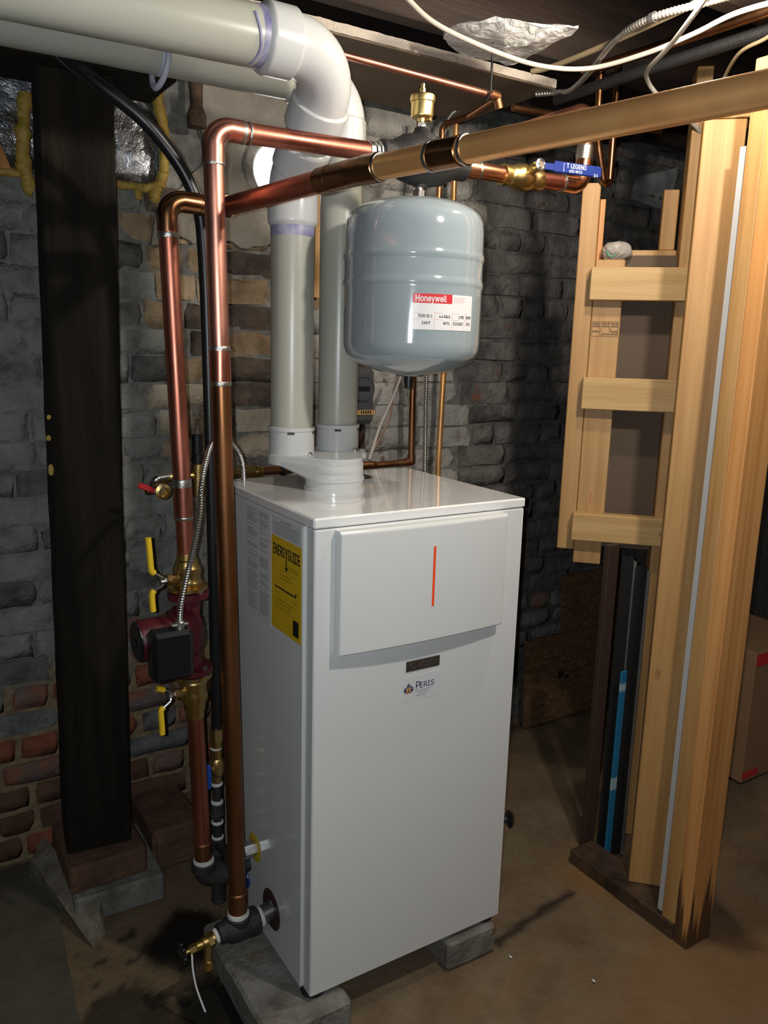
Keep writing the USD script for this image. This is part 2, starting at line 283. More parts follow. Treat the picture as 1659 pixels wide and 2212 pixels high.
def hexnut(a, b, r): return cyl(a, b, r, seg=6)
def band(a, b, r, lip=.002):
    L = np.linalg.norm(np.asarray(b)-np.asarray(a)); return lathe(a, np.asarray(b)-np.asarray(a), [(r-lip*2, 0), (r, L*.12), (r+lip*.4, L*.5), (r, L*.88), (r-lip*2, L)], 28)
def text(s, h, o, xd, yd, depth=.0006, bold=False):
    m = meshkit.text_mesh(s, h, depth, bold); xd, yd = unit(xd), unit(yd); T = np.eye(4); T[:3, 0], T[:3, 1], T[:3, 2], T[:3, 3] = xd, yd, np.cross(xd, yd), o
    m.apply_transform(T); return m
def rough(m, amp, freq=20, seed=0):
    n = m.vertex_normals; k = meshkit.fbm(np.asarray(m.vertices)*freq, 4, seed)-.5; m.vertices = m.vertices + n*(k*2*amp)[:, None]; return m

# ------------------------------------------------------------------ scene helpers
USED = {}
def numbered(parent, name):
    k = USED.get((parent, name), 0); USED[(parent, name)] = k+1
    return f'{parent}/{name}' if k == 0 else f'{parent}/{name}_{k:03d}'
ORIGIN = {}
def meta(prim, label=None, cat_=None, group=None, kind=None):
    for k, v in (('label', label), ('category', cat_), ('group', group), ('kind', kind)):
        if v: prim.SetCustomDataByKey(k, v)
def thing(name, label, cat_, loc=(0, 0, 0), group=None):
    x = UsdGeom.Xform.Define(stage, numbered('/World', name)); x.AddTranslateOp().Set(Gf.Vec3d(*map(float, loc)))
    p = x.GetPrim(); meta(p, label, cat_, group); ORIGIN[str(p.GetPath())] = np.asarray(loc, float); return p
def part(parent, name, mesh, look, smooth=35, label=None, kind=None):
    path = numbered(str(parent.GetPath()), name); o = ORIGIN[str(parent.GetPath())]
    m = mesh.copy(); m.apply_translation(-o)
    g = usdkit.mesh(stage, path, m, LOOK[look], smooth=smooth).GetPrim(); ORIGIN[path] = o; meta(g, label, None, None, kind); return g
def single(name, mesh, look, label, cat_, group=None, smooth=35, kind=None):
    lo, hi = mesh.bounds; o = V((lo[0]+hi[0])/2, (lo[1]+hi[1])/2, lo[2]); m = mesh.copy(); m.apply_translation(-o)
    path = numbered('/World', name); g = usdkit.mesh(stage, path, m, LOOK[look], smooth=smooth); g.AddTranslateOp().Set(Gf.Vec3d(*map(float, o)))
    p = g.GetPrim(); meta(p, label, cat_, group, kind); ORIGIN[path] = o; return p
def struct(name, mesh=None, look=None, smooth=False):
    path = numbered('/World', name)
    p = (usdkit.mesh(stage, path, mesh, LOOK[look], smooth=smooth) if mesh is not None else UsdGeom.Xform.Define(stage, path)).GetPrim()
    meta(p, None, None, None, 'structure'); ORIGIN[path] = V(0, 0, 0); return p

# ================================================================== THE SETTING
WY = .885                                                             # face of the back wall
def floor_mesh():
    xs = np.unique(np.round(np.concatenate([np.arange(-3.2, -1.0, .22), np.arange(-1.0, 2.3, .016), np.arange(2.3, 4.3, .22)]), 4))
    ys = np.unique(np.round(np.concatenate([np.arange(-3.2, -.8, .22), np.arange(-.8, .92, .016)]), 4))
    X, Y = np.meshgrid(xs, ys, indexing='ij'); P = np.stack([X, Y, 0*X], -1).reshape(-1, 3)
    P[:, 2] = -.005 + .005*meshkit.fbm(P*[3, 3, 1], 4, 3)
    nx, ny = len(xs), len(ys); i, j = np.meshgrid(np.arange(nx-1), np.arange(ny-1), indexing='ij'); a = (i*ny+j).ravel()
    f = np.vstack([np.stack([a, a+ny, a+ny+1], 1), np.stack([a, a+ny+1, a+1], 1)])
    x, y = P[:, 0], P[:, 1]; N = lambda s, q: meshkit.fbm(P*[s, s, 1], 5, q)
    sm = lambda v, a, b: np.clip((v-a)/(b-a), 0, 1)
    blob = lambda cx, cy, rx, ry, amp, q, s=9: sm(1-np.hypot((x-cx)/rx, (y-cy)/ry) + (N(s, q)-.5)*amp, 0.0, .25)
    # wet black patches by the drain tap, below the supply riser and at the foot of the framing
    wet = np.maximum.reduce([blob(-.17, .03, .14, .26, 1.5, 5), blob(-.13, .37, .13, .11, 1.3, 6), .75*blob(-.30, .22, .10, .10, 1.2, 7), .55*blob(1.02, -.10, .10, .22, 1.0, 8), .9*blob(-.32, .02, .05, .05, 2.4, 9, 24), .8*blob(-.22, .22, .22, .22, 2.2, 12, 30)*(N(34, 13) > .60)])
    d = (x-.515)*(-.30)+(y-.012)*.95                                   # the dark crack running to the framing
    t = (x-.515)*.95+(y-.012)*.30
    crack = sm(.017-abs(y-(.012+(x-.515)*.16)+.02*(N(16, 14)-.5)), 0, .010)*(x > .50)*(x < .80)
    wet = np.maximum(wet, .85*crack)
    wet = np.maximum(wet, .8*sm(.06-abs(y-.84-.05*(N(5, 21)-.5)), 0, .06)*(x > 1.0))  # darker band along the foot of the wall, right part only
    soft = lambda cx, cy, rx, ry, q: sm(1.25-np.hypot((x-cx)/rx, (y-cy)/ry), 0, 1.1)*sm(N(7, q), .30, .66)
    rust = np.maximum.reduce([1.0*soft(.92, .05, .17, .15, 15), .9*soft(.86, -.16, .17, .22, 16), .9*soft(.43, -.07, .15, .09, 17), .6*sm(N(3.2, 18), .36, .62)*sm(x, .2, .5)*sm(-y, -.2, .1), .45*soft(.70, -.28, .35, .12, 19), .4*soft(1.2, -.2, .25, .25, 20)])
    return P, f, np.clip(wet, 0, 1), np.clip(rust, 0, 1)
P, F, wet, rust = floor_mesh()
fl = struct('floor', trimesh.Trimesh(P, F, process=False), 'floor_concrete', smooth=True)
for nm, a in (('wet', wet), ('rust', rust)):
    UsdGeom.PrimvarsAPI(fl).CreatePrimvar(nm, Sdf.ValueTypeNames.FloatArray, 'vertex').Set(Vt.FloatArray.FromNumpy(a.astype(np.float32)))

# back wall: a mortar slab with the boarded window opening, and every brick that shows
wall = struct('wall_back')
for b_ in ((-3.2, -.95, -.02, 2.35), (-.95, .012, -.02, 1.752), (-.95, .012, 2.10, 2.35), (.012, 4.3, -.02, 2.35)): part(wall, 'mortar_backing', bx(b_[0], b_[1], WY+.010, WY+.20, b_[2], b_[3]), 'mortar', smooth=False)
def brick_mesh(x0, x1, z0, z1, y, seed):
    """A lumpy worn brick: a 5 by 3 face drawn back at its edges, and four sides."""
    r = random.Random(seed); j = lambda a: r.uniform(-a, a); nx, nz = 5, 3; L, H = x1-x0, z1-z0; v, f = [], []
    painted = z0 > .50
    for k in range(nz):
        for i in range(nx):
            u, w = i/(nx-1), k/(nz-1); edge = (i in (0, nx-1)) + (k in (0, nz-1))
            uu = [0, .14, .5, .86, 1][i]
            v.append((x0+L*uu+j(.004 if edge else .010), y+(.006*edge if not painted else .0045*edge)+j(.0022 if not painted else .0030), z0+H*w+j(.004)))
    for k in range(nz-1):
        for i in range(nx-1): a = k*nx+i; f += [(a, a+1, a+nx+1), (a, a+nx+1, a+nx)]
    ring = [0, 1, 2, 3, 4, 9, 14, 13, 12, 11, 10, 5]; n = len(v)
    for q in ring: v.append((v[q][0], y+.05, v[q][2]))
    for q in range(12): a, b, c, d = ring[q], ring[(q+1) % 12], n+q, n+(q+1) % 12; f += [(b, a, c), (b, c, d)]
    return trimesh.Trimesh(v, f, process=False)
def brick_look(x, z, r):
    u = r.random()
    if z < .50:
        if x > 1.0: return 'brick_bluegrey' if u < .55 else 'brick_redgrey' if u < .8 else 'brick_red'
        if z < .22: return 'brick_brown' if u < .5 else 'brick_redgrey' if u < .75 else 'brick_bluegrey' if u < .9 else 'brick_red'
        return 'brick_red' if u < .36 else 'brick_redgrey' if u < .66 else 'brick_bluegrey'
    if x > .98: return 'paint_wall_shade' if x > 1.12 or u < .5 else 'paint_dark_and_shade'  # right end: the shadow of the framing put into the brick colour
    if x > .44: return 'paint_pale' if u < .92 else 'paint_grey'
    if x > -.02 and z > 1.04:
        return ('brick_cream' if u < .8 else 'brick_tan') if z < 1.20 else ('brick_sooty' if u < .22 else 'brick_tan' if u < .75 else 'brick_cream') if z < 1.42 else ('brick_sooty' if u < .55 else 'brick_tan')
    if z < .62 and u < .3: return 'brick_redgrey'
    return 'paint_grey' if u < .72 else 'paint_dark_and_shade'
rb = random.Random(5); course = .0705; nb = 0
for k in range(30):
    z0 = .006 + k*course; x = -.66 - rb.random()*.1; header = k % 2 == 0
    while x < 2.05:
        L = .098 if (header or rb.random() < .25) and x < .1 else .200
        if x > 1.0: L = .200 if k % 3 else .098
        x1 = x+L; c = (x+x1)/2; zc = z0+.03
        hidden = (.12 < c < 1.0 and zc < .93) or (c > 1.0 and zc < .28 and c < 1.80) or (c > 1.85 and zc < 1.0) or (zc > 1.745 and c < .05) or (zc > 2.02 and c < .95) or (zc > 1.66 and .11 < c < .50) or (c > 1.62 and .6 < zc < 1.62) or c > 1.95
        if not hidden:
            painted = zc > .52 and x < 1.0
            y = WY + rb.uniform(-.003, .003) + (.003 if painted else 0)
            g = .0020 if painted else .0065
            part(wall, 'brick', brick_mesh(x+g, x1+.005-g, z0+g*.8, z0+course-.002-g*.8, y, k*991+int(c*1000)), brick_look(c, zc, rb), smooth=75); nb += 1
        x = x1+.008
# patch of broken plaster round the old flue hole
def plaster_patch():
    o = [(.10, 2.03), (.115, 1.93), (.135, 1.86), (.09, 1.80), (.05, 1.75), (.045, 1.66), (.11, 1.635), (.17, 1.655), (.24, 1.635), (.33, 1.66), (.40, 1.64), (.47, 1.67), (.485, 1.80), (.47, 1.92), (.50, 2.04), (.30, 2.05)]
    q = smooth_path(o+[o[0]], 4)[:, :2]; q = q + (nrng.random(q.shape)-.5)*.010
    poly = Polygon(q).buffer(0).difference(Point(.335, 1.84).buffer(.083, 16))
    m = trimesh.creation.extrude_polygon(poly, .018, engine='earcut'); m = m.subdivide_to_size(.02)
    v = np.asarray(m.vertices); v2 = np.stack([v[:, 0], WY+.010-v[:, 2], v[:, 1]], 1); v2[:, 1] += (meshkit.fbm(v2*14, 4, 2)-.5)*.014
    m = trimesh.Trimesh(v2, m.faces[:, ::-1], process=False); m.invert() if m.volume < 0 else None; return m
part(wall, 'plaster_patch', plaster_patch(), 'plaster_grey', label='grey cracked plaster patch around the round flue hole')
part(wall, 'mortar_lump', rough(hull([(-.02, .874, 1.62), (.05, .872, 1.63), (.06, .876, 1.70), (.0, .876, 1.72), (-.02, .91, 1.62), (.06, .91, 1.70)]), .003, 30, 1), 'plaster_grey')
# other sides of the room, out of the frame, and the ceiling
struct('wall_left', bx(-3.3, -3.2, -3.2, 1.0, -.02, 2.35), 'room_paint'); struct('wall_front', bx(-3.3, 4.4, -3.3, -3.2, -.02, 2.35), 'room_paint')
struct('wall_right', bx(4.3, 4.4, -3.2, 1.0, -.02, 2.35), 'board_dark')
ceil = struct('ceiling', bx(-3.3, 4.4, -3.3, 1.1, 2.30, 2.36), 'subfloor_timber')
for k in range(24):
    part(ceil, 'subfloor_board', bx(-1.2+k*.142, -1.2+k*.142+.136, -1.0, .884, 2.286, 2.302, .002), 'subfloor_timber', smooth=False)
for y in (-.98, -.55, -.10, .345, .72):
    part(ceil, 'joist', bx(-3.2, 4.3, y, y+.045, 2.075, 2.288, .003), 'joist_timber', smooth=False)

# ================================================================== BOILER
ZB, BW, BD, BT = .085, .497, .456, 1.082
bo = thing('boiler', 'tall white floor-standing boiler cabinet with red vertical indicator on its control panel', 'boiler', (BW/2, BD/2, .073))
part(bo, 'side_panel', bx(-.0045, .012, .0345, BD-.004, ZB, BT-.0205, .001), 'boiler_white')
part(bo, 'side_panel', bx(BW-.014, BW-.001, .0345, BD-.004, ZB, BT-.0205, .001), 'boiler_white')
part(bo, 'back_panel', bx(.0, BW-.002, BD-.012, BD-.002, ZB, BT-.022), 'boiler_white')
part(bo, 'base_plate', bx(.006, BW-.006, .03, BD-.01, ZB+.002, ZB+.02), 'shade_gap')
part(bo, 'inner_frame', bx(.004, BW-.006, .028, .036, ZB+.003, BT-.021), 'shade_gap')
part(bo, 'front_door', bx(.001, BW-.001, 0, .0325, ZB, BT-.0215, .0025), 'boiler_white')
lid = cat(bx(-.001, BW+.001, -.001, BD, BT-.0195, BT, .003))
part(bo, 'lid', lid, 'boiler_lid_lit_white')
part(bo, 'cable_opening', lathe((.305, .372, BT-.0005), (0, 0, 1), [(0, .001), (.026, .001), (.030, .0025), (.033, .001), (.034, 0)], 28), 'rubber_black')
def panel_mesh():
    x0, x1, z0, z1 = .0425, .4365, .8185, 1.0575; xm, hw = (x0+x1)/2, (x1-x0)/2; b = .0035
    v, f = [], []; xs = np.concatenate([[x0, x0+b*.4, x0+b], np.linspace(x0+b, x1-b, 24)[1:-1], [x1-b, x1-b*.4, x1]]); rows = [(z0, 1), (z0+b*.4, .3), (z0+b, 0), (z1-b*2.2, 0), (z1-b, .35), (z1, 1)]
    for z, ez in rows:
        for x in xs:
            e = max(ez, 1-min(1, (min(x-x0, x1-x))/b)**.5 if min(x-x0, x1-x) < b else 0)
            v.append((x, -(.020+.009*(1-((x-xm)/hw)**2))+.005*e, z))
    n, m = len(xs), len(rows)
    for i in range(m-1):
        for k in range(n-1): a = i*n+k; f += [(a, a+1, a+n+1), (a, a+n+1, a+n)]
    base = len(v); ring = [i for i in range(n)] + [i*n+n-1 for i in range(1, m)] + [(m-1)*n+k for k in range(n-2, -1, -1)] + [i*n for i in range(m-2, 0, -1)]
    for r in ring: v.append((v[r][0], .0, v[r][2]))
    for k in range(len(ring)):
        a, b2 = ring[k], ring[(k+1) % len(ring)]; c, d = base+k, base+(k+1) % len(ring); f += [(b2, a, c), (b2, c, d)]
    return trimesh.Trimesh(v, f, process=False)
cp = part(bo, 'control_panel', panel_mesh(), 'boiler_white', smooth=30)
part(cp, 'indicator_bar', bx(.2435, .2505, -.0298, -.024, .890, 1.0125, .0015), 'indicator_red', label='red glowing vertical indicator bar')
part(cp, 'indicator_slot', cat(bx(.2420, .2435, -.0294, -.024, .888, 1.0145), bx(.2505, .2520, -.0294, -.024, .888, 1.0145), bx(.2405, .2535, -.0292, -.024, 1.0125, 1.0150)), 'boiler_white')
bd = part(bo, 'name_plate', bx(.2085, .2900, -.0025, .001, .7495, .7715, .0008), 'badge_dark', label='dark metal name plate with raised letters')
bt = text('BOSCH', .0110, (0, -.0023, .7550), (1, 0, 0), (0, 0, 1), .0009, True); bt.apply_scale([.0480/(bt.bounds[1][0]-bt.bounds[0][0]), 1, 1]); bt.apply_translation([.2380-bt.bounds[0][0], 0, 0])
part(bd, 'lettering', bt, 'badge_letter', smooth=False)
part(bd, 'emblem', cat(lathe((.2225, -.0023, .7605), (0, -1, 0), [(.0058, 0), (.0058, .0009), (.0070, .0009), (.0070, 0)], 24), bx(.2195, .2255, -.0032, -.0023, .7597, .7613), bx(.2192, .2204, -.0032, -.0023, .7565, .7645), bx(.2246, .2258, -.0032, -.0023, .7565, .7645)), 'badge_letter', smooth=False)
st = part(bo, 'installer_sticker', bx(.2040, .2950, -.0004, .001, .684, .738), 'sticker_white', smooth=False, label='white installer sticker with a flame emblem')
def flame(cx, cz, s):
    o = [(0, 1.0), (.22, .62), (.42, .45), (.50, .20), (.78, .28), (.85, .02), (.95, -.25), (.72, -.62), (.30, -.85), (0, -.72), (-.30, -.85), (-.72, -.62), (-.95, -.25), (-.85, .02), (-.78, .28), (-.50, .20), (-.42, .45), (-.22, .62)]
    return o
def flat(poly_pts, cx, cz, s, y, d=.0004):
    m = trimesh.creation.extrude_polygon(Polygon([(p[0]*s, p[1]*s) for p in poly_pts]).buffer(0), d, engine='earcut'); v = np.asarray(m.vertices)
    return trimesh.Trimesh(np.stack([v[:, 0]+cx, y-v[:, 2], v[:, 1]+cz], 1), m.faces[:, ::-1], process=False)
fo = flame(0, 0, 1)
part(st, 'flame_emblem', flat(fo, .2165, .7125, .0125, -.0004), 'ink_navy', smooth=False)
part(st, 'flame_core', cat(*[flat([(a, -.70), (a+.16, -.74), (a*.5+.13, .18), (a*.5, .22)], .2165, .7125, .0125, -.0008, .0003) for a in (-.58, -.28, .10, .40)]), 'ink_orange', smooth=False)
part(st, 'flame_rays', cat(*[flat([(c*.25-.04, s*.25), (c*.9, s*.9-.05), (c*.9+.06, s*.9+.04), (c*.25+.04, s*.25+.05)], .2165, .7130, .0118, -.0008, .0003) for c, s in ((0, 1), (.7, .35), (-.7, .35), (.9, -.1), (-.9, -.1))]), 'label_white', smooth=False)
part(st, 'lettering', cat(text('P', .0155, (.2322, -.0004, .7085), (1, 0, 0), (0, 0, 1), .0003), text('ERIS', .0118, (.2425, -.0004, .7090), (1, 0, 0), (0, 0, 1), .0003)), 'ink_navy', smooth=False)
part(st, 'small_print', cat(*[bx(x, x+w, -.0007, -.0003, z, z+.0022) for z, row in ((.7035, (.2330, .2730)), (.6985, (.2370, .2690)), (.6925, (.2360, .2640))) for x, w in [(q, .0030) for q in np.arange(row[0], row[1]-.003, .0042)]]), 'ink_grey', smooth=False)
# side stickers (on the panel facing -x): u runs from the front edge backwards
SX = -.0049
def side_rect(y0, y1, z0, z1, d=.0004, off=0.0): return bx(SX-off-d, SX-off+.0002, y0, y1, z0, z1)
ys = part(bo, 'energy_label', side_rect(.0400, .1735, .8305, 1.0190), 'label_yellow', smooth=False, label='yellow energy rating sticker with bold black title')
def side_text(s, h, y, z, bold=True, w=None):
    m = text(s, h, (0, 0, 0), (0, -1, 0), (0, 0, 1), .0003, bold); k = 1.0
    if w: k = w/(m.bounds[1][1]-m.bounds[0][1]); m.apply_scale([1, k, 1])
    m.apply_translation([SX-.0004, y-m.bounds[1][1], z]); return m
part(ys, 'title', cat(side_text('ENERG', .0205, .1640, .9830, True, .052), side_text('Y', .0205, .1105, .9830, True, .0125), side_text('GUIDE', .0205, .0975, .9830, True, .052)), 'ink_black', smooth=False)
part(ys, 'title_arrow', cat(side_rect(.1025, .1065, .966, .986, .0004, .0003), flat([(-1, 0), (0, -1.4), (1, 0)], 0, 0, .0065, 0)) if False else cat(side_rect(.1025, .1065, .966, .986, .0004, .0003), *[side_rect(.1045-.007*(1-q), .1045+.007*(1-q), .966-.0085*q-.0011, .966-.0085*q, .0004, .0003) for q in np.arange(0, 1, .125)]), 'ink_black', smooth=False)
part(ys, 'scale_line', cat(side_rect(.0620, .1560, .9165, .9195, .0004, .0003), side_rect(.0600, .0640, .9195, .9255, .0004, .0003)), 'ink_black', smooth=False)
part(ys, 'rating_mark', side_rect(.0500, .0740, .8400, .8710, .0004, .0003), 'ink_black', smooth=False)
part(ys, 'small_print', cat(*[side_rect(y0, y1, z, z+.0022, .0003, .0002) for y0, y1, z in ((.050, .098, .968), (.055, .098, .963), (.085, .135, .946), (.080, .140, .939), (.135, .158, .905), (.055, .072, .903), (.075, .160, .893), (.080, .160, .886), (.090, .160, .878), (.088, .102, .848))]+[side_rect(.047, .165, z, z+.0010, .0003, .0002) for z in (.954, .873)]), 'ink_olive', smooth=False)
il = part(bo, 'information_label', side_rect(.1760, .3060, .8250, 1.0580), 'label_paper', smooth=False, label='grey printed instruction label with two columns')
rl = random.Random(3); lines = []
for y0, y1 in ((.1880, .2330), (.2440, .2960)):
    z = 1.050
    while z > .832:
        if rl.random() < .86: lines.append(side_rect(y0+(0 if rl.random() < .6 else rl.uniform(.002, .02)), y1, z, z+.0022, .0003, .0002))
        z -= .0036 if rl.random() < .85 else .0085
part(il, 'printed_lines', cat(*lines), 'ink_grey', smooth=False)
ul = part(bo, 'warning_label', side_rect(.0400, .1735, 1.0200, 1.0580), 'label_paper', smooth=False, label='grey printed notice above the yellow sticker')
part(ul, 'printed_lines', cat(side_rect(.085, .132, 1.050, 1.0535, .0003, .0002), *[side_rect(.0450+rl.uniform(0, .012), .1680-rl.uniform(0, .012), z, z+.0020, .0003, .0002) for z in np.arange(1.0240, 1.0470, .0042)]), 'ink_grey', smooth=False)
part(bo, 'gas_inlet_ring', lathe((SX-.0002, .2665, .272), (-1, 0, 0), [(.015, 0), (.017, .0012), (.031, .0012), (.033, 0)], 32), 'ring_yellow', label='yellow ring round the gas inlet')
part(bo, 'return_inlet_ring', lathe((SX-.0002, .1765, .174), (-1, 0, 0), [(.018, 0), (.020, .0015), (.043, .0015), (.045, 0)], 32), 'ring_dark', label='dark ring round the return inlet')
for x, y in ((.022, .03), (BW-.03, .03), (.03, BD-.04), (BW-.03, BD-.04)):
    part(bo, 'foot', cyl((x, y, .073), (x, y, ZB+.003), .026, 20, .002), 'rubber_black')
wv = thing('drain_cock_wheel', 'black lobed handwheel poking out behind the right side of the white boiler', 'valve wheel', (.535, .02, .292))
part(wv, 'stem', cyl((BW, .035, .312), (.53, .020, .312), .008), 'iron_black')
part(wv, 'wheel', lathe((.528, .020, .312), (.9, -.4, 0), [(0, -.006), (.014, -.006), (.022, 0), (.014, .007), (0, .007)], 10), 'plastic_black')

# concrete blocks under the boiler
def block(name, label, x0, x1, y0, y1, z0, z1, seed, look='concrete_block', chip=.006):
    m = bx(x0, x1, y0, y1, z0, z1, .007).subdivide_to_size(.035); m = rough(m, chip*.5, 22, seed); return single(name, m, look, label, 'block', 'concrete blocks under the boiler', smooth=40)
block('concrete_block', 'rust-stained concrete block under the front left corner of the boiler', -.108, .082, -.035, .33, 0, .0725, 1)
block('concrete_block', 'grey concrete block under the front right corner of the boiler', .345, .486, -.010, .30, 0, .0725, 2)

# ================================================================== FLUE ADAPTER AND PVC
LX, LY, RX, RY = .1225, .350, .2515, .378
fa = thing('twin_flue_adapter', 'white twin-pipe flue adapter with two collars on the boiler lid', 'flue adapter', (.181, .2605, BT))
part(fa, 'base_ring', lathe((.181, .2605, BT), (0, 0, 1), [(.0655, 0), (.0655, .006), (.0625, .008), (.0625, .020), (.0648, .022), (.0648, .027), (.0625, .029), (.0615, .046), (0, .046)], 48), 'pvc_white')
def disc(x, y, r, z0, z1, n=40, b=.002): return [(x+(r-(b if k else 0))*math.cos(a), y+(r-(b if k else 0))*math.sin(a), z) for a in np.arange(n)*2*PI/n for z, k in ((z0, 1), (z0+b, 0), (z1-b, 0), (z1, 1))]
part(fa, 'tapered_neck', hull([(.181+.0615*math.cos(a), .2605+.0615*math.sin(a), BT+.022) for a in np.arange(40)*PI/20]+[p for p in disc(LX, LY, .052, BT+.052, BT+.058)+disc(RX, RY, .052, BT+.052, BT+.058)+disc(.181, .2605, .0625, BT+.048, BT+.058)]), 'pvc_white', smooth=40)
part(fa, 'cover_plate', hull(disc(LX, LY, .0525, BT+.046, BT+.069)+disc(RX, RY, .0525, BT+.046, BT+.069)+disc(.186, .2680, .060, BT+.046, BT+.069)), 'pvc_white', smooth=40)
for X, Y, r in ((LX, LY, .0492), (RX, RY, .0485)):
    c = part(fa, 'collar', lathe((X, Y, BT+.066), (0, 0, 1), [(r-.001, 0), (r, .002), (r, .052), (r+.0018, .054), (r+.0018, .060), (r-.002, .062), (r-.004, .058)], 48), 'pvc_white')
    for ang in (-2.05, -.75):
        d = V(math.cos(ang), math.sin(ang), 0); t = V(-d[1], d[0], 0); q = V(X, Y, BT+.116)+d*(r-.002)
        part(c, 'slot', obox(q-t*.0075-V(0, 0, .0023), t*.015, d*.0042, V(0, 0, .0046), .0012), 'shade_gap')
    part(fa, 'screw', lathe((X+.022, Y-.0455, BT+.069), (0, 0, 1), [(.006, 0), (.006, .003), (.003, .006), (0, .0065)], 12), 'steel')
part(fa, 'test_port_cap', cat(cyl((RX+.046, RY-.018, BT+.056), (RX+.062, RY-.026, BT+.056), .013, 20, .004)), 'pvc_white')

def hubp(a, b, r0, r):                                                # socket: a wider sleeve with a soft shoulder
    L = np.linalg.norm(np.asarray(b)-np.asarray(a)); return lathe(a, np.asarray(b)-np.asarray(a), [(r0, -.004), (r-.001, 0), (r, .002), (r, L-.006), (r-.002, L-.001), (r0-.002, L+.004)], 44)
K = V(LX, .162, 1.9025); E0 = V(LX, LY, 1.7145); md = unit(E0-K)       # corner of the top sweep; corner of the lower 45
pv = thing('pvc_flue_pipe', 'front grey-white PVC flue pipe with purple-stained sweep elbow, from the left adapter collar', 'flue pipe', (LX, LY, BT+.066))
part(pv, 'vertical_pipe', cyl((LX, LY, BT+.075), (LX, LY, 1.66), .0457, 48), 'pvc_cream')
part(pv, 'primer_band', lathe((LX, LY, 1.603), (0, 0, 1), [(.0459, 0), (.0461, .004), (.0461, .026)], 48), 'primer_purple', label='band of purple primer below the coupling')
el = part(pv, 'offset_elbow', cat(hubp((LX, LY, 1.690), (LX, LY, 1.628), .048, .0520), tube(fillet([(LX, LY, 1.688), E0, E0-md*.035], .06), .0490, 40, False), hubp(E0-md*.030, E0-md*.086, .047, .0535)), 'pvc_white')
part(pv, 'sloped_pipe', cyl(E0-md*.045, K+md*.09, .0470, 44), 'pvc_cream')
sw = fillet([K+md*.098, K, K-V(.110, 0, 0)], .095, 16)
part(pv, 'sweep_elbow', cat(hubp(sw[1], sw[1]+md*.055, .050, .0570), tube(sw, .0515, 44, False), hubp(sw[-2], sw[-2]-V(.055, 0, 0), .0515, .0585)), 'pvc_white')
hx = sw[-2][0]-.05
part(pv, 'horizontal_pipe', tube([(hx+.03, .162, 1.9025), (-.45, .160, 1.8935), (-2.4, .15, 1.86)], .0495, 48), 'pvc_cream')
part(pv, 'primer_band', tube([(hx-.004, .162, 1.9020), (hx-.010, .162, 1.9018), (hx-.024, .162, 1.9015)], [.0500, .0500, .0496], 48, False), 'primer_purple')
part(pv, 'primer_smear', rough(cat(*[tube([(hx-.024-.012*math.cos(a*1.3)**2, .162+.0497*math.cos(a+2.6), 1.9016+.0497*math.sin(a+2.6)) for a in np.linspace(.1, 1.9, 16)], .003, 8)]), .0005, 60, 2), 'primer_purple')
KR = V(RX, RY, 1.923)
pr = thing('pvc_flue_pipe', 'rear grey-white PVC flue pipe rising straight from the right collar of the adapter', 'flue pipe', (RX, RY, BT+.066))
part(pr, 'vertical_pipe', cyl((RX, RY, BT+.075), (RX, RY, 1.83), .0447, 48), 'pvc_cream')
s2 = fillet([KR-V(0, 0, .090), KR, KR-V(.09, 0, 0)], .075, 14)
part(pr, 'sweep_elbow', cat(hubp((RX, RY, 1.853), (RX, RY, 1.797), .048, .0520), tube(s2, .0485, 40, False), hubp(s2[-2], s2[-2]-V(.05, 0, 0), .0485, .0530)), 'pvc_white')
part(pr, 'horizontal_pipe', tube([(s2[-2][0]-.03, RY, 1.923), (-.45, RY, 1.9185), (-2.4, RY, 1.90)], .0467, 48), 'pvc_cream')
ph = thing('pipe_strap', 'pale lilac plastic strap looped under the rear PVC flue pipe', 'pipe strap', (-.138, RY, 1.84))
part(ph, 'ring', lathe((-.146, RY, 1.921), (1, 0, 0), [(.0472, 0), (.0490, 0), (.0490, .016), (.0472, .016)], 40), 'strap_lilac')
part(ph, 'loop', tube(smooth_path([(-.138, RY-.050, 1.915), (-.140, RY-.052, 1.885), (-.146, RY-.040, 1.858), (-.152, RY-.015, 1.846), (-.150, RY+.012, 1.858), (-.146, RY+.03, 1.878)], 5), .0055, 10), 'strap_lilac')

# ================================================================== COPPER RETURN (front riser)
r1 = .0178; B1 = V(-.0825, .175, .195); T1 = V(-.1140, .175, 1.747); H1 = V(.206, .175, 1.752)
on1 = lambda z: B1+(T1-B1)*(z-B1[2])/(T1[2]-B1[2])
cr = thing('copper_return_riser', 'front copper riser left of the boiler, brown below and pink above', 'copper pipe', tuple(B1))
part(cr, 'lower_pipe', cyl(on1(.205), on1(1.335), r1, 28), 'copper_brown', label='brown oxidised lower pipe')
part(cr, 'coupling', cyl(on1(1.313), on1(1.372), r1+.0016, 28, .001), 'copper_red')
for z in (1.306, 1.368): part(cr, 'solder_ring', band(on1(z), on1(z+.012), r1+.0014), 'solder')
part(cr, 'upper_pipe', cyl(on1(1.345), on1(1.705), r1, 28), 'copper_pink')
part(cr, 'elbow', tube(fillet([on1(1.690), T1, T1+V(.052, 0, .001)], .030, 10), r1+.0018, 28), 'copper_pink')
for a, b in ((on1(1.685), on1(1.693)), (T1+V(.050, 0, 0), T1+V(.060, 0, 0)), (T1+V(.063, 0, 0), T1+V(.069, 0, 0)), (H1-V(.012, 0, 0), H1+V(.002, 0, 0))): part(cr, 'solder_ring', band(a, b, r1+.0012), 'solder')
part(cr, 'horizontal_pipe', cyl(T1+V(.045, 0, 0), H1, r1, 28), 'copper_red')
part(cr, 'threaded_adapter', cat(cyl(on1(.200), on1(.250), r1+.0022, 28, .002), cyl(on1(.243), on1(.249), r1+.003, 28, .001)), 'copper_dull')
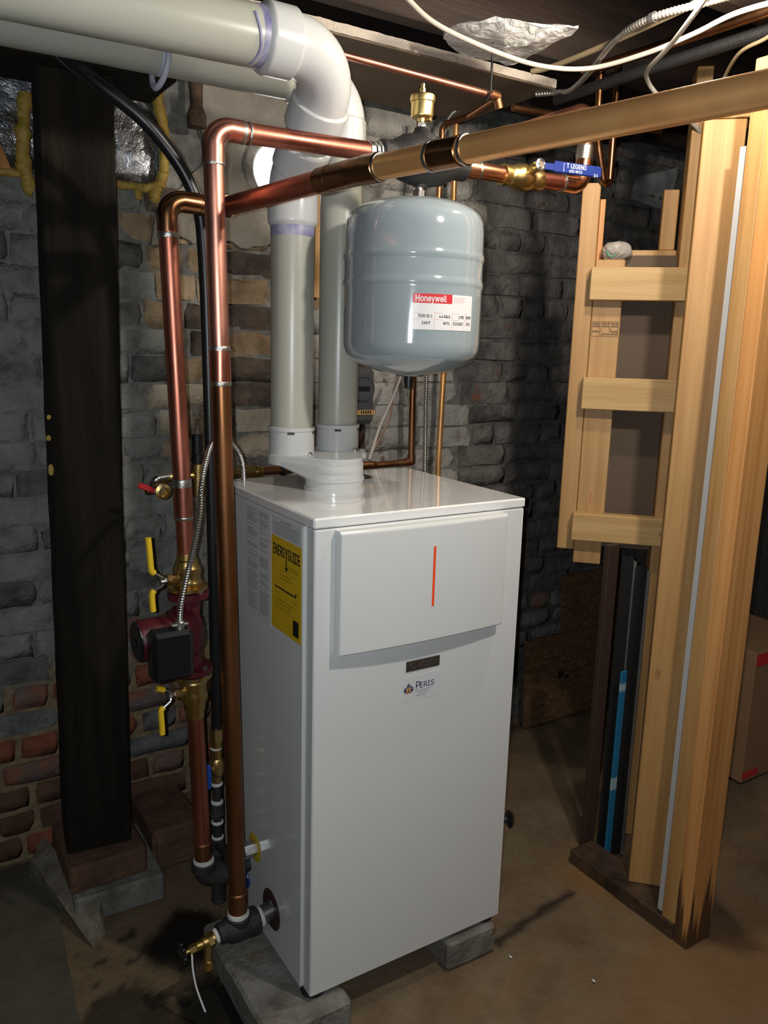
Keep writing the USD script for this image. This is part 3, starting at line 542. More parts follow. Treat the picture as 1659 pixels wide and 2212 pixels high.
part(cr, 'sealing_tape', lathe(on1(.188), unit(T1-B1), [(.018, 0), (.0235, .002), (.0240, .009), (.021, .014), (.017, .015)], 28), 'ptfe_tape')
it = thing('iron_tee', 'black iron tee at the foot of the front copper riser', 'pipe tee', (-.082, .175, .13))
tz = .163
part(it, 'body', cat(cyl((-.082, .175, tz-.012), (-.082, .175, .193), .0270, 28, .003), lathe((-.128, .175, tz), (1, 0, 0), [(0, 0), (.020, 0), (.0225, .006), (.0225, .014), (.028, .024), (.0295, .045), (.0285, .060), (.030, .070), (.030, .086), (.0265, .090), (0, .090)], 28)), 'iron_black')
part(it, 'sealing_tape', cyl((-.040, .175, tz+.003), (-.026, .175, tz+.006), .0225, 24, .003), 'ptfe_tape')
part(it, 'nipple', cyl((-.030, .175, tz+.004), (-.004, .1765, tz+.010), .0205, 24), 'steel_dark')
dv = thing('drain_valve', 'brass boiler drain tap with a black lobed wheel, beside the iron tee', 'drain valve', (-.165, .175, .095))
part(dv, 'sealing_tape', cyl((-.135, .175, tz-.004), (-.127, .175, tz-.002), .0165, 20, .002), 'ptfe_tape')
part(dv, 'body', cat(cyl((-.162, .175, tz-.010), (-.132, .175, tz-.004), .0130, 20, .002), hexnut((-.150, .175, tz-.008), (-.140, .175, tz-.006), .0160), cyl((-.176, .175, tz-.012), (-.160, .175, tz-.009), .0105, 18, .002)), 'brass')
part(dv, 'packing_nut', cat(hexnut((-.190, .175, tz-.014), (-.176, .175, tz-.012), .0105), cyl((-.200, .175, tz-.016), (-.188, .175, tz-.014), .006)), 'brass')
part(dv, 'spout', cat(cyl((-.152, .172, tz-.010), (-.156, .160, .120), .0085, 18), cyl((-.156, .160, .122), (-.158, .154, .104), .0115, 18, .002)), 'brass')
part(dv, 'wheel', cat(lathe((-.204, .175, tz-.016), (-1, 0, -.1), [(0, -.004), (.016, -.004), (.018, 0), (.016, .005), (0, .007)], 20), *[trimesh.creation.icosphere(1, .0065).apply_translation((-.205, .175+.0175*math.cos(a), tz-.0165+.0175*math.sin(a))) for a in np.arange(6)*PI/3]), 'plastic_black')
part(dv, 'paper_tag', tube(smooth_path([(-.190, .160, tz-.012), (-.191, .152, .120), (-.188, .142, .085), (-.180, .130, .050), (-.176, .125, .035)], 4), .0022, 6), 'label_white', label='thin white tag string hanging from the tap')

# ================================================================== COPPER SUPPLY (rear riser), valves, pump
B3 = V(-.1130, .30, .2545); T3 = V(-.1590, .30, 1.6400)
on3 = lambda z: B3+(T3-B3)*(z-B3[2])/(T3[2]-B3[2])
r3 = .0176
su = thing('copper_supply_riser', 'rear copper riser above the red pump, with an elbow at its top', 'copper pipe', tuple(on3(.96)))
part(su, 'pipe', cyl(on3(.962), on3(1.585), r3, 28), 'copper_red')
part(su, 'coupling', cyl(on3(1.040), on3(1.105), r3+.0017, 28, .001), 'copper_red')
part(su, 'solder_band', band(on3(1.095), on3(1.120), r3+.0014), 'solder'); part(su, 'solder_ring', band(on3(1.034), on3(1.044), r3+.0014), 'solder')
part(su, 'elbow', tube(fillet([on3(1.585), T3, T3+V(.062, .002, 0)], .030, 10), r3+.0018, 28), 'copper_scorched')
part(su, 'solder_ring', band(on3(1.572), on3(1.584), r3+.0014), 'solder')
part(su, 'cross_pipe', cyl(T3+V(.055, 0, 0), V(-.090, .303, 1.6385), r3, 28), 'copper_red')
part(su, 'far_elbow', tube(fillet([V(-.095, .303, 1.6385), V(-.0570, .304, 1.6365), V(-.0535, .262, 1.6355)], .026, 8), r3+.0018, 28), 'copper_scorched')
lo = thing('copper_supply_stub', 'short copper pipe below the red pump, standing in the black iron elbow', 'copper pipe', tuple(on3(.25)))
part(lo, 'pipe', cyl(on3(.285), on3(.612), r3, 28), 'copper_red')
part(lo, 'threaded_adapter', cat(cyl(on3(.262), on3(.305), r3+.002, 28, .002), cyl(on3(.298), on3(.304), r3+.003, 28, .001)), 'copper_dull')
part(lo, 'sealing_tape', lathe(on3(.250), (0, 0, 1), [(.017, 0), (.0225, .002), (.0235, .008), (.021, .013), (.017, .014)], 28), 'ptfe_tape')
ie = thing('iron_elbow', 'black iron elbow at the foot of the rear copper riser', 'pipe elbow', (-.1135, .30, .19))
part(ie, 'body', cat(tube(fillet([V(-.1135, .30, .252), V(-.1135, .30, .212), V(-.030, .305, .208)], .03, 8), .0235, 26), cyl((-.1135, .30, .232), (-.1135, .30, .254), .0270, 26, .003), cyl((-.085, .302, .2098), (-.064, .303, .209), .0270, 26, .003)), 'iron_flaky')
part(ie, 'nipple', cyl((-.035, .305, .208), (-.004, .306, .208), .018, 22), 'iron_black')

def isolation_valve(z0, z1, flange_up, label, levers):
    c = on3(z0); t = thing('isolation_valve', label, 'valve', tuple(c)); L = z1-z0
    prof = [(0, 0), (.019, 0), (.020, .012), (.0225, .014), (.0235, .024), (.0285, .030), (.0290, .040), (.0265, .044), (.0270, .054), (.0300, .058), (.0300, .062), (.027, .066)]
    k = L/.0745; P = [(r, h*k) for r, h in prof] + [(.040, .0675*k), (.040, L), (0, L)]
    a, d = (on3(z0), unit(T3-B3)) if flange_up else (on3(z1), -unit(T3-B3))
    part(t, 'body', lathe(a, d, P, 30), 'brass')
    zc = z0+(.048*k if flange_up else L-.048*k); s = on3(zc)
    part(t, 'stem_boss', cat(cyl(s+V(-.020, -.006, 0), s+V(-.046, -.010, -.001), .0105, 18, .001), hexnut(s+V(-.038, -.009, 0), s+V(-.046, -.010, 0), .0120)), 'brass')
    part(t, 'stem_nut', hexnut(s+V(-.046, -.010, -.001), s+V(-.060, -.012, -.001), .0075), 'steel_dark')
    for path, grip in levers:
        q = [s+V(*p) for p in path]
        lv = part(t, 'lever', tube(fillet(q, .006, 4), .0034, 8), 'steel')
        g = [s+V(*p) for p in grip]
        part(lv, 'grip', tube(smooth_path(g, 5), .0062, 12), 'handle_yellow', label='yellow vinyl grip')
    return t
isolation_valve(.889, .965, False, 'upper brass isolation valve with yellow levers, above the red pump',
    [([(-.052, -.011, 0), (-.056, -.018, .008), (-.075, -.018, .022)], [(-.072, -.018, .020), (-.078, -.018, .026), (-.080, -.017, .060), (-.082, -.016, .092)]),
     ([(-.052, -.011, 0), (-.056, -.014, -.010), (-.074, -.014, -.018)], [(-.072, -.014, -.017), (-.077, -.014, -.024), (-.077, -.014, -.045), (-.076, -.014, -.060)])])
isolation_valve(.604, .705, True, 'lower brass isolation valve with yellow levers, below the red pump',
    [([(-.052, -.011, 0), (-.056, -.018, -.010), (-.072, -.018, -.022)], [(-.070, -.018, -.020), (-.076, -.018, -.028), (-.075, -.017, -.055), (-.074, -.016, -.080)]),
     ([(-.052, -.011, 0), (-.055, -.012, .010), (-.070, -.012, .016)], [(-.066, -.012, .014), (-.074, -.012, .018), (-.082, -.012, .020)])])
pu = thing('circulator_pump', 'dark red circulator pump with a black wiring box on the rear copper riser', 'pump', tuple(on3(.705)))
pc = on3(.797)
part(pu, 'volute', cat(lathe(pc+V(-.034, 0, 0), (1, 0, 0), [(0, 0), (.050, 0), (.056, .006), (.058, .020), (.054, .036), (.040, .050), (.015, .056), (0, .057)], 36), lathe(on3(.708), unit(T3-B3), [(0, 0), (.042, 0), (.042, .012), (.024, .016), (.021, .04), (.021, .130), (.024, .158), (.042, .164), (.042, .178), (0, .178)], 28)), 'pump_red')
part(pu, 'motor_housing', cat(lathe(pc+V(-.030, -.002, 0), (-1, -.02, -.03), [(0, 0), (.050, 0), (.050, .010), (.0425, .014), (.0425, .074), (.040, .080), (0, .080)], 36)), 'pump_red')
part(pu, 'name_plate', lathe(pc+V(-.109, -.004, -.003), (-1, -.02, -.03), [(0, 0), (.0405, 0), (.0410, .003), (.038, .006), (.012, .006), (.010, .009), (0, .009)], 36), 'plastic_black', label='black round nameplate on the motor end')
wb = bx(-.2335, -.1520, .2150, .2620, .7290, .8310, .008)
part(pu, 'wiring_box', wb, 'plastic_black', label='glossy black wiring box')
part(pu, 'cable_clamp', cat(cyl((-.1720, .240, .829), (-.1720, .240, .844), .0095, 16, .002), bx(-.190, -.156, .233, .247, .835, .840, .001)), 'galvanised')
for dy, dx, z in ((-.030, .014, .880), (.030, -.014, .880), (-.030, .014, .713), (.030, -.014, .713)): part(pu, 'flange_bolt', hexnut(on3(z)+V(dx, dy, -.008), on3(z)+V(dx, dy, .012), .0080), 'steel')
def armoured(path, r, pitch=.0052, seg=12):
    P = smooth_path(path, 12); d = np.r_[0, np.cumsum(np.linalg.norm(np.diff(P, axis=0), axis=1))]; n = int(d[-1]/pitch*4); s = np.linspace(0, d[-1], n)
    Q = np.stack([np.interp(s, d, P[:, i]) for i in range(3)], 1); w = np.array([1, .93, .80, .93])[np.arange(n) % 4]
    return tube(Q, r*w, seg)
single('armoured_cable', armoured([(-.172, .240, .843), (-.170, .236, .880), (-.158, .238, .930), (-.140, .236, 1.000), (-.129, .236, 1.060), (-.122, .244, 1.110), (-.105, .262, 1.155), (-.080, .300, 1.182), (-.045, .345, 1.190), (-.010, .385, 1.178), (.020, .405, 1.150), (.033, .412, 1.120), (.036, .414, 1.080)], .0062), 'steel', 'flexible steel armoured cable looping from the pump box to the back of the boiler', 'cable')

# ================================================================== GAS LINE
gh = thing('gas_hose', 'thick black-jacketed gas line curving down in front of the timber post', 'hose', (-.057, .36, .53))
part(gh, 'jacket', tube(smooth_path([(-.345, .440, 2.06), (-.335, .436, 1.99), (-.312, .420, 1.900), (-.262, .382, 1.846), (-.187, .360, 1.792), (-.136, .360, 1.745), (-.098, .360, 1.694), (-.076, .360, 1.640), (-.068, .360, 1.575), (-.063, .360, 1.420), (-.060, .360, 1.137), (-.058, .360, .832), (-.057, .360, .532)], 8), np.linspace(.0140, .0112, 97), 20), 'gas_jacket')
part(gh, 'end_fitting', cat(hexnut((-.057, .36, .505), (-.057, .36, .535), .0165), cyl((-.057, .36, .485), (-.057, .36, .507), .0130, 20)), 'brass')
gx, gy = -.058, .36
gs = thing('gas_pipe_drop', 'stack of black iron gas fittings with white tape rings behind the front copper riser', 'gas pipe', (gx, gy, .085))
for z0, z1 in ((.362, .398), (.300, .350), (.255, .300), (.150, .222)): part(gs, 'nipple', cyl((gx, gy, z0-.004), (gx, gy, z1+.004), .0105, 20), 'iron_black')
for z0, z1 in ((.318, .350), (.222, .262), (.095, .145)): part(gs, 'fitting', cat(cyl((gx, gy, z0), (gx, gy, z1), .0160, 22, .003), cyl((gx, gy, z0), (gx, gy, z0+.008), .0175, 22, .002)), 'iron_flaky')
for z in (.398, .352, .301, .262, .147): part(gs, 'sealing_tape', cyl((gx, gy, z-.004), (gx, gy, z+.004), .0140, 20, .002), 'ptfe_tape')
part(gs, 'branch', tube(fillet([V(gx, gy, .245), V(gx, .2665, .262), V(-.034, .2665, .272)], .012, 6), .0120, 20), 'iron_black')
part(gs, 'union_nut', cat(hexnut((-.034, .2665, .272), (-.006, .2665, .272), .0190), cyl((-.044, .2665, .272), (-.034, .2665, .272), .0160, 20, .002)), 'steel', label='grey hexagonal union nut at the yellow ring')
gv = thing('gas_valve', 'small brass gas valve with a bright blue lever, between the two copper risers', 'gas valve', (gx, gy, .40))
part(gv, 'body', cat(cyl((gx, gy, .404), (gx, gy, .486), .0135, 20, .002), lathe((gx, gy, .418), (0, 0, 1), [(.0135, 0), (.018, .008), (.019, .022), (.018, .036), (.0135, .044)], 20), cyl((gx, gy, .440), (gx-.020, gy-.014, .440), .008)), 'brass')
part(gv, 'lever', obox(V(gx-.034, gy-.024, .400), V(.012, -.004, 0), V(.004, .012, 0)*1.2, V(0, 0, .060), .005), 'handle_bright_blue', label='bright blue lever')
part(gv, 'sealing_tape', cyl((gx, gy, .484), (gx, gy, .490), .0140, 18, .002), 'ptfe_tape')
single('valve_wheel', lathe((-.0075, .315, .166), (-1, -.1, 0), [(0, 0), (.020, 0), (.024, .003), (.022, .007), (0, .008)], 22), 'handle_blue', 'dark blue round wheel on the boiler side below the gas union', 'valve wheel')

# ================================================================== WATER FILL GROUP behind the risers
fy = .55
rv = thing('water_fill_valve', 'brass water fill valve group with a red lever and black cap, behind the copper risers', 'valve', (-.03, fy, 1.03))
part(rv, 'body', cat(cyl((-.022, fy, 1.030), (-.022, fy, 1.108), .0165, 22, .002), cyl((-.022, fy, 1.088), (-.022, fy, 1.094), .0185, 22, .001), cyl((-.11, fy, 1.078), (.14, fy, 1.080), .0110, 18), lathe((-.115, fy-.03, 1.053), (0, -1, 0), [(0, -.03), (.014, -.03), (.014, -.004), (.018, -.002), (.018, .006), (.011, .008), (.009, .002), (0, .002)], 24), cyl((-.145, fy, 1.052), (-.095, fy, 1.055), .010, 16)), 'brass')
part(rv, 'cap', cat(cyl((-.022, fy, 1.108), (-.022, fy, 1.130), .0150, 22, .002), cyl((-.023, fy, 1.128), (-.024, fy, 1.176), .0120, 22, .002)), 'plastic_black', label='tall black cap')
part(rv, 'union', cat(hexnut((.085, fy, 1.080), (.118, fy, 1.080), .0175), hexnut((.122, fy, 1.080), (.134, fy, 1.080), .0150), hexnut((.052, fy, 1.080), (.072, fy, 1.080), .0150)), 'brass')
part(rv, 'lever', obox(V(-.172, fy-.034, 1.066), V(.040, 0, -.018), V(0, .006, 0), V(.0052, 0, .0115), .002), 'handle_red', label='red vinyl lever')
part(rv, 'lever_arm', cat(tube([(-.136, fy-.031, 1.056), (-.122, fy-.030, 1.050), (-.112, fy-.022, 1.050)], .0045, 8), tube(fillet([V(-.128, fy, 1.062), V(-.125, fy-.01, 1.078), V(-.085, fy, 1.082)], .008, 5), .0085, 14)), 'steel')
part(rv, 'lever', obox(V(.001, fy-.020, 1.030), V(.020, 0, 0), V(0, .006, 0), V(0, 0, .020), .002), 'handle_red')
wl = thing('water_feed_pipe', 'thin dull copper water pipe running along the wall and up behind the grey tank', 'copper pipe', (.742, .80, 1.02))
part(wl, 'pipe', tube(fillet([V(.139, fy, 1.080), V(.46, fy, 1.078), V(.52, .80, 1.030), V(.744, .80, 1.036), V(.736, .80, 1.60), V(.735, .80, 2.02)], .014, 6), .0098, 18), 'copper_dull')
part(wl, 'elbow', cat(cyl((.720, .80, 1.036), (.746, .80, 1.037), .0125, 18, .001), cyl((.744, .80, 1.030), (.7435, .80, 1.060), .0125, 18, .001)), 'copper_dull')
part(wl, 'clamp', cat(cyl((.187, fy, 1.079), (.196, fy, 1.079), .0125, 18, .001), bx(.188, .195, fy-.014, fy-.008, 1.060, 1.084)), 'rubber_black')
single('water_riser_pipe', tube(fillet([V(.864, .82, .55), V(.863, .82, 1.02), V(.8785, .82, 1.84), V(.8760, .82, 2.03)], .05, 4), .0092, 18), 'copper_gold', 'bright copper pipe rising vertically against the wall right of the grey tank', 'copper pipe')
single('armoured_cable', armoured([(.799, .80, .80), (.797, .80, 1.00), (.790, .80, 1.28), (.789, .79, 1.60), (.791, .78, 1.833), (.807, .78, 1.986), (.829, .78, 2.042), (.862, .76, 2.062)], .0068, .0062), 'galvanised', 'flexible steel armoured cable hanging against the wall behind the grey tank', 'cable')
# old meter on its board
mt = thing('wall_meter', 'dark grey meter with a round window on a brown backing board, behind the flue pipes', 'meter', (.56, .86, 1.05))
part(mt, 'backing_board', bx(.500, .612, .858, .880, 1.055, 1.335, .003), 'board_dark')
part(mt, 'case', bx(.500, .606, .795, .858, 1.158, 1.322, .012), 'meter_grey')
part(mt, 'window_rim', lathe((.562, .796, 1.262), (0, -1, 0), [(.036, 0), (.038, .006), (.034, .009), (.030, .005), (0, .004)], 32), 'meter_grey')
part(mt, 'dial', bx(.548, .582, .785, .793, 1.256, 1.268, .001), 'rubber_black')
part(mt, 'name_strip', bx(.512, .604, .792, .797, 1.186, 1.200), 'meter_strip', label='tan strip with small black letters')
part(mt, 'lettering', cat(*[bx(.556+k*.0075, .560+k*.0075, .7912, .7925, 1.189, 1.198) for k in range(5)]), 'ink_black')
single('control_cable', tube(smooth_path([(.655, .72, 1.330), (.643, .72, 1.298), (.618, .72, 1.240), (.577, .715, 1.165), (.545, .70, 1.105), (.520, .68, 1.070)], 6), .0048, 10), 'cable_grey', 'grey sheathed cable slanting down behind the flue adapter', 'cable')
single('thermostat_wire', tube(smooth_path([(.640, .73, 1.300), (.626, .73, 1.250), (.622, .73, 1.212), (.616, .73, 1.180), (.585, .725, 1.130), (.566, .72, 1.105), (.545, .71, 1.075), (.530, .70, 1.050)], 6), .0024, 8), 'cable_brown', 'thin brown wire hanging beside the slanting grey cable', 'wire')

# ================================================================== AIR SEPARATOR, TANK, VALVE RUN
AX, AY = .322, .175
asx = thing('air_separator', 'black cast iron air separator above the grey expansion tank', 'air separator', (AX, AY, 1.70))
part(asx, 'body', cat(lathe((.222, AY, 1.752), (1, 0, 0), [(0, 0), (.0240, 0), (.0270, .004), (.0270, .020), (.0300, .032), (.0430, .055), (.0490, .085), (.0490, .120), (.0430, .150), (.0310, .172), (.0270, .182), (.0270, .206), (0, .206)], 32), lathe((AX, AY, 1.700), (0, 0, 1), [(0, 0), (.0150, 0), (.0170, .012), (.0400, .024), (.0450, .060), (.0330, .092), (.0180, .104), (.0150, .112), (0, .112)], 28)), 'iron_black')
part(asx, 'left_adapter', cat(cyl((.206, AY, 1.752), (.224, AY, 1.752), .0215, 24, .002), cyl((.214, AY, 1.752), (.221, AY, 1.752), .0240, 24, .002)), 'steel')
av = thing('air_vent', 'small brass float air vent standing on the black air separator', 'air vent', (.3195, AY, 1.812))
part(av, 'nipple', cat(cyl((.3200, AY, 1.806), (.3200, AY, 1.826), .0065, 16), hexnut((.3200, AY, 1.812), (.3200, AY, 1.821), .0090)), 'steel')
part(av, 'float_chamber', lathe((.3200, AY, 1.822), (0, 0, 1), [(0, 0), (.0080, .0005), (.0090, .007), (.0205, .009), (.0222, .012), (.0225, .036), (.0248, .037), (.0252, .046), (.0240, .0495), (.010, .0505), (0, .0505)], 32), 'brass_gold')
part(av, 'vent_stem', cat(cyl((.3200, AY, 1.870), (.3200, AY, 1.884), .0058, 14), cyl((.3200, AY, 1.882), (.3200, AY, 1.893), .0040, 12)), 'brass_gold')
part(av, 'side_screw', cyl((.326, AY-.010, 1.826), (.330, AY-.018, 1.826), .0045, 12, .001), 'brass_gold')
TX, TY, TR = .311, .175, .1415
tk = thing('expansion_tank', 'blue-grey steel expansion tank hanging over the boiler with a red and white label', 'expansion tank', (TX, TY, 1.30))
prof = [(0, 1.3285), (.030, 1.329), (.060, 1.333), (.090, 1.342), (.112, 1.352), (.127, 1.360), (.1355, 1.369), (.1400, 1.381), (TR, 1.395), (TR, 1.500), (TR+.0022, 1.506), (TR+.0025, 1.512), (TR+.0005, 1.519), (TR, 1.522), (TR, 1.551), (TR+.0005, 1.554), (TR+.0025, 1.560), (TR+.0022, 1.566), (TR-.0005, 1.573), (TR-.001, 1.610), (.1385, 1.630), (.1330, 1.644), (.120, 1.656), (.095, 1.667), (.060, 1.6745), (.025, 1.678), (0, 1.6785)]
part(tk, 'shell', lathe((TX, TY, 0), (0, 0, 1), prof, 96), 'tank_grey', smooth=30)
part(tk, 'top_nipple', cat(cyl((TX+.006, TY, 1.676), (TX+.008, TY, 1.706), .0110, 18), hexnut((TX+.006, TY, 1.682), (TX+.007, TY, 1.694), .0135)), 'steel')
part(tk, 'bottom_plate', lathe((TX, TY, 1.3290), (0, 0, -1), [(.028, -.002), (.030, 0), (.028, .0025), (0, .003)], 28), 'steel_dark')
part(tk, 'valve_cap', cat(cyl((TX-.002, TY, 1.328), (TX-.002, TY, 1.312), .0105, 12), cyl((TX-.002, TY, 1.314), (TX-.002, TY, 1.300), .0090, 12, .002)), 'rubber_black')
def wrap(m, a0, r):                                                   # plane (x along the tank, y up, z out) to the cylinder
    v = np.asarray(m.vertices); a = a0 + v[:, 0]*1.10/TR
    return trimesh.Trimesh(np.stack([TX+(r+v[:, 2])*np.cos(a), TY+(r+v[:, 2])*np.sin(a), v[:, 1]], 1), m.faces, process=False)
A0t = math.atan2(-.832, -.545)                                    # label's left edge
def label_rect(x0, x1, z0, z1, d): return wrap(bx(x0, x1, z0, z1, 0, d).subdivide_to_size(.008), A0t, TR)
tl = part(tk, 'label', label_rect(0, .1235, 1.4195, 1.4860, .0007), 'label_white', smooth=30, label='white rating label with a red title block')
part(tl, 'red_block', label_rect(0, .0720, 1.4690, 1.4862, .0010), 'label_red', smooth=30)
tm = meshkit.text_mesh('Honeywell', .0115, .0003, True); tm.apply_scale([.0560/(tm.bounds[1][0]-tm.bounds[0][0]), 1, 1]); tm.apply_translation([.0035, 1.4720, .0010])
part(tl, 'title', wrap(tm, A0t, TR), 'label_white', smooth=False)
def ltext(s, h, x, z, w=None):
    m = meshkit.text_mesh(s, h, .0003, True)
    if w: m.apply_scale([w/(m.bounds[1][0]-m.bounds[0][0]), 1, 1])
    m.apply_translation([x-m.bounds[0][0], z, .0007]); return wrap(m, A0t, TR)
part(tl, 'ratings', cat(ltext('TK300-30-1', .0056, .0095, 1.4425, .0250), ltext('4.4 GALS', .0050, .0475, 1.4425, .0215), ltext('12 PSI', .0050, .0880, 1.4425, .0120), ltext('100 PSI', .0050, .1060, 1.4425, .0140),
    ltext('240 F', .0052, .0165, 1.4300, .0150), ltext('BUTYL', .0050, .0560, 1.4300, .0125), ltext('11216310', .0052, .0755, 1.4300, .0230), ltext('07 10', .0050, .1080, 1.4300, .0100)), 'ink_black', smooth=False)
part(tl, 'rules', cat(*[label_rect(x, x+.0006, 1.4200, 1.4530, .0009) for x in (.0385, .0725, .1020)], *[label_rect(a, b, z, z+.0008, .0009) for z in (1.4510, 1.4385) for a, b in ((.001, .013), (.040, .054), (.074, .090), (.103, .112))], *[label_rect(.076, .100+.006*(k % 2), 1.4720+k*.0028, 1.4730+k*.0028, .0009) for k in range(4)]), 'ink_pink', smooth=False)

vr = thing('copper_branch_run', 'bright copper branch with couplings and an elbow right of the air separator', 'copper pipe', (.60, AY, 1.73))
part(vr, 'pipe', cyl((.426, AY, 1.751), (.534, AY, 1.752), r1-.0006, 28), 'copper_bright')
part(vr, 'coupling', cyl((.428, AY, 1.751), (.462, AY, 1.7515), r1+.0012, 28, .001), 'copper_bright')
part(vr, 'solder_ring', band((.460, AY, 1.7515), (.468, AY, 1.7515), r1+.0008), 'solder')
part(vr, 'outlet_pipe', cyl((.640, AY, 1.7535), (.712, AY, 1.755), r1-.0006, 28), 'copper_red')
part(vr, 'elbow', tube(fillet([V(.706, AY, 1.755), V(.764, AY, 1.757), V(.768, AY, 1.812)], .030, 10), r1+.0016, 28), 'copper_bright')
part(vr, 'solder_ring', band((.700, AY, 1.755), (.709, AY, 1.755), r1+.0012), 'solder')
part(vr, 'solder_sleeve', band((.7675, AY, 1.806), (.7685, AY, 1.846), r1+.0012), 'solder')
part(vr, 'riser_pipe', cyl((.7680, AY, 1.800), (.7690, AY, 1.895), r1-.0006, 28), 'copper_pink')
part(vr, 'rear_elbow', tube(fillet([V(.769, AY, 1.885), V(.769, AY, 1.918), V(.769, AY+.30, 1.918)], .028, 8), r1, 24), 'copper_pink')
bv = thing('ball_valve', 'brass ball valve with a printed dark blue lever, on the copper branch', 'ball valve', (.59, AY, 1.72))
part(bv, 'body', lathe((.530, AY, 1.752), (1, 0, 0), [(0, 0), (.0215, 0), (.0215, .016), (.0185, .019), (.0225, .026), (.0225, .034), (.0270, .042), (.0285, .058), (.0260, .074), (.0205, .080), (.0205, .088), (.0225, .091), (.0225, .106), (.019, .112), (0, .112)], 28), 'brass')
part(bv, 'stem_boss', cat(cyl((.590, AY-.020, 1.764), (.590, AY-.043, 1.769), .0110, 20, .001), cyl((.590, AY-.043, 1.769), (.590, AY-.052, 1.770), .0075, 16)), 'brass_gold')
part(bv, 'stem_nut', cat(lathe((.590, AY-.052, 1.770), (0, -1, .12), [(0, 0), (.0130, 0), (.0135, .003), (.010, .005), (.008, .003), (.006, .005), (0, .005)], 24)), 'steel')
lvr = part(bv, 'lever', cat(obox(V(.628, AY-.058, 1.760), V(.140, 0, .0050), V(0, .006, 0), V(-.0008, 0, .0235), .0025), obox(V(.585, AY-.0555, 1.762), V(.050, 0, .0015), V(0, .003, 0), V(0, 0, .014), .001)), 'handle_blue', label='dark blue vinyl lever with white print')
xd = unit(V(.140, 0, .0050)); zd = unit(V(-.0008, 0, .0235))
part(lvr, 'lettering', cat(text('LEGEND', .0088, V(.672, AY-.058, 1.7735), xd, zd, .0004, True), text('T', .0088, V(.660, AY-.058, 1.7732), xd, zd, .0004, True), *[text(s, .0062, V(x, AY-.058, 1.7645), xd, zd, .0004) for s, x in (('600 WOG', .668), ('1/4', .742))]), 'label_white', smooth=False)
part(lvr, 'print_rule', obox(V(.652, AY-.0584, 1.764), V(.0012, 0, 0), V(0, .0006, 0), V(0, 0, .017)), 'label_white', smooth=False)

# overhead main coming towards the camera
om = thing('copper_overhead_main', 'long copper main crossing overhead towards the camera, scorched at its joint', 'copper pipe', (0, -.1, 1.617))
zP = 1.636; a0, a1, b1 = V(-.0530, .268, zP), V(-.0215, -.150, zP), V(.150, -1.02, zP)
dA, dB = unit(a1-a0), unit(b1-a1)
part(om, 'rear_pipe', cyl(a0, a1-dA*.03, r1-.0002, 28), 'copper_red')
part(om, 'solder_ring', band(a0-dA*.002, a0+dA*.006, r1+.0016), 'solder')
part(om, 'angle_fitting', cat(tube(fillet([a1-dA*.085, a1, a1+dB*.060], .12, 8), [r1+.0020]*11, 30), cyl(a1+dB*.030, a1+dB*.062, r1+.0028, 30, .001), cyl(a1-dA*.085, a1-dA*.050, r1+.0026, 30, .001)), 'copper_scorched', label='heat-darkened angled fitting')
part(om, 'solder_ring', band(a1+dB*.060, a1+dB*.066, r1+.0012), 'solder')
part(om, 'middle_pipe', cyl(a1+dB*.055, a1+dB*.19, r1, 28), 'copper_gold')
part(om, 'coupling', cyl(a1+dB*.168, a1+dB*.218, r1+.0016, 28, .001), 'copper_scorched')
for q in (.160, .221): part(om, 'solder_ring', band(a1+dB*q, a1+dB*(q+.007), r1+.0014), 'solder')
part(om, 'front_pipe', cyl(a1+dB*.20, b1, r1, 32), 'copper_gold')

# thin copper lines on the ceiling
hp = thing('copper_ceiling_pipe', 'thin pink copper pipe under the ceiling sheet, ending at a fitting', 'copper pipe', (.40, .30, 1.94))
part(hp, 'pipe', cyl((.02, .290, 1.956), (.585, .292, 1.944), .0072, 16), 'copper_pink')
part(hp, 'fitting', cat(cyl((.578, .292, 1.9442), (.606, .293, 1.9435), .0105, 16, .001), cyl((.600, .293, 1.945), (.612, .294, 1.920), .0095, 16, .001)), 'copper_dull')
part(hp, 'hook', tube(fillet([V(.570, .278, 2.05), V(.570, .277, 1.945), V(.572, .292, 1.930)], .008, 5), .0026, 8), 'iron_black')
part(hp, 'drop_tail', tube(fillet([V(.606, .293, 1.9435), V(.62, .42, 1.93), V(.60, .50, 1.925), V(.60, .505, 1.70)], .02, 6), .0075, 14), 'copper_dull')
single('copper_side_loop', tube(fillet([V(.924, .300, 2.08), V(.930, .300, 1.905), V(.966, .300, 1.806), V(.988, .302, 1.806), V(.990, .305, 2.08)], .012, 6), .0095, 16), 'copper_scorched', 'narrow copper loop hanging beside the branch elbow, above the wooden frame', 'copper pipe')
single('copper_cross_pipe', cyl((.78, .45, 1.982), (1.33, .45, 2.008), .0082, 16), 'copper_dull', 'thin copper pipe passing level behind the overhead main', 'copper pipe')
single('old_supply_stub', cat(lathe((.093, .842, 1.905), (0, 0, 1), [(0, .006), (.016, .006), (.0175, 0), (.0235, .002), (.0245, .030), (.019, .044), (.0155, .050), (.0165, .10), (.0155, .16)], 22), cyl((.093, .842, 2.06), (.093, .90, 2.06), .016)), 'rusty_iron', 'short rusty iron pipe stub pointing down on the plaster by the foil board', 'pipe stub')
tb = thing('flue_thimble', 'round old flue hole in the plaster glowing white with daylight', 'flue hole', (.335, WY, 1.74))
part(tb, 'collar', lathe((.335, WY+.06, 1.84), (0, -1, 0), [(.073, .050), (.074, .064), (.080, .072), (.100, .073), (.108, .066), (.112, .050)], 40), 'thimble_cement')
part(tb, 'daylight_opening', lathe((.335, WY+.002, 1.84), (0, -1, 0), [(.0745, -.004), (.0745, 0), (0, 0)], 40), 'daylight', label='overexposed white daylight in the hole')
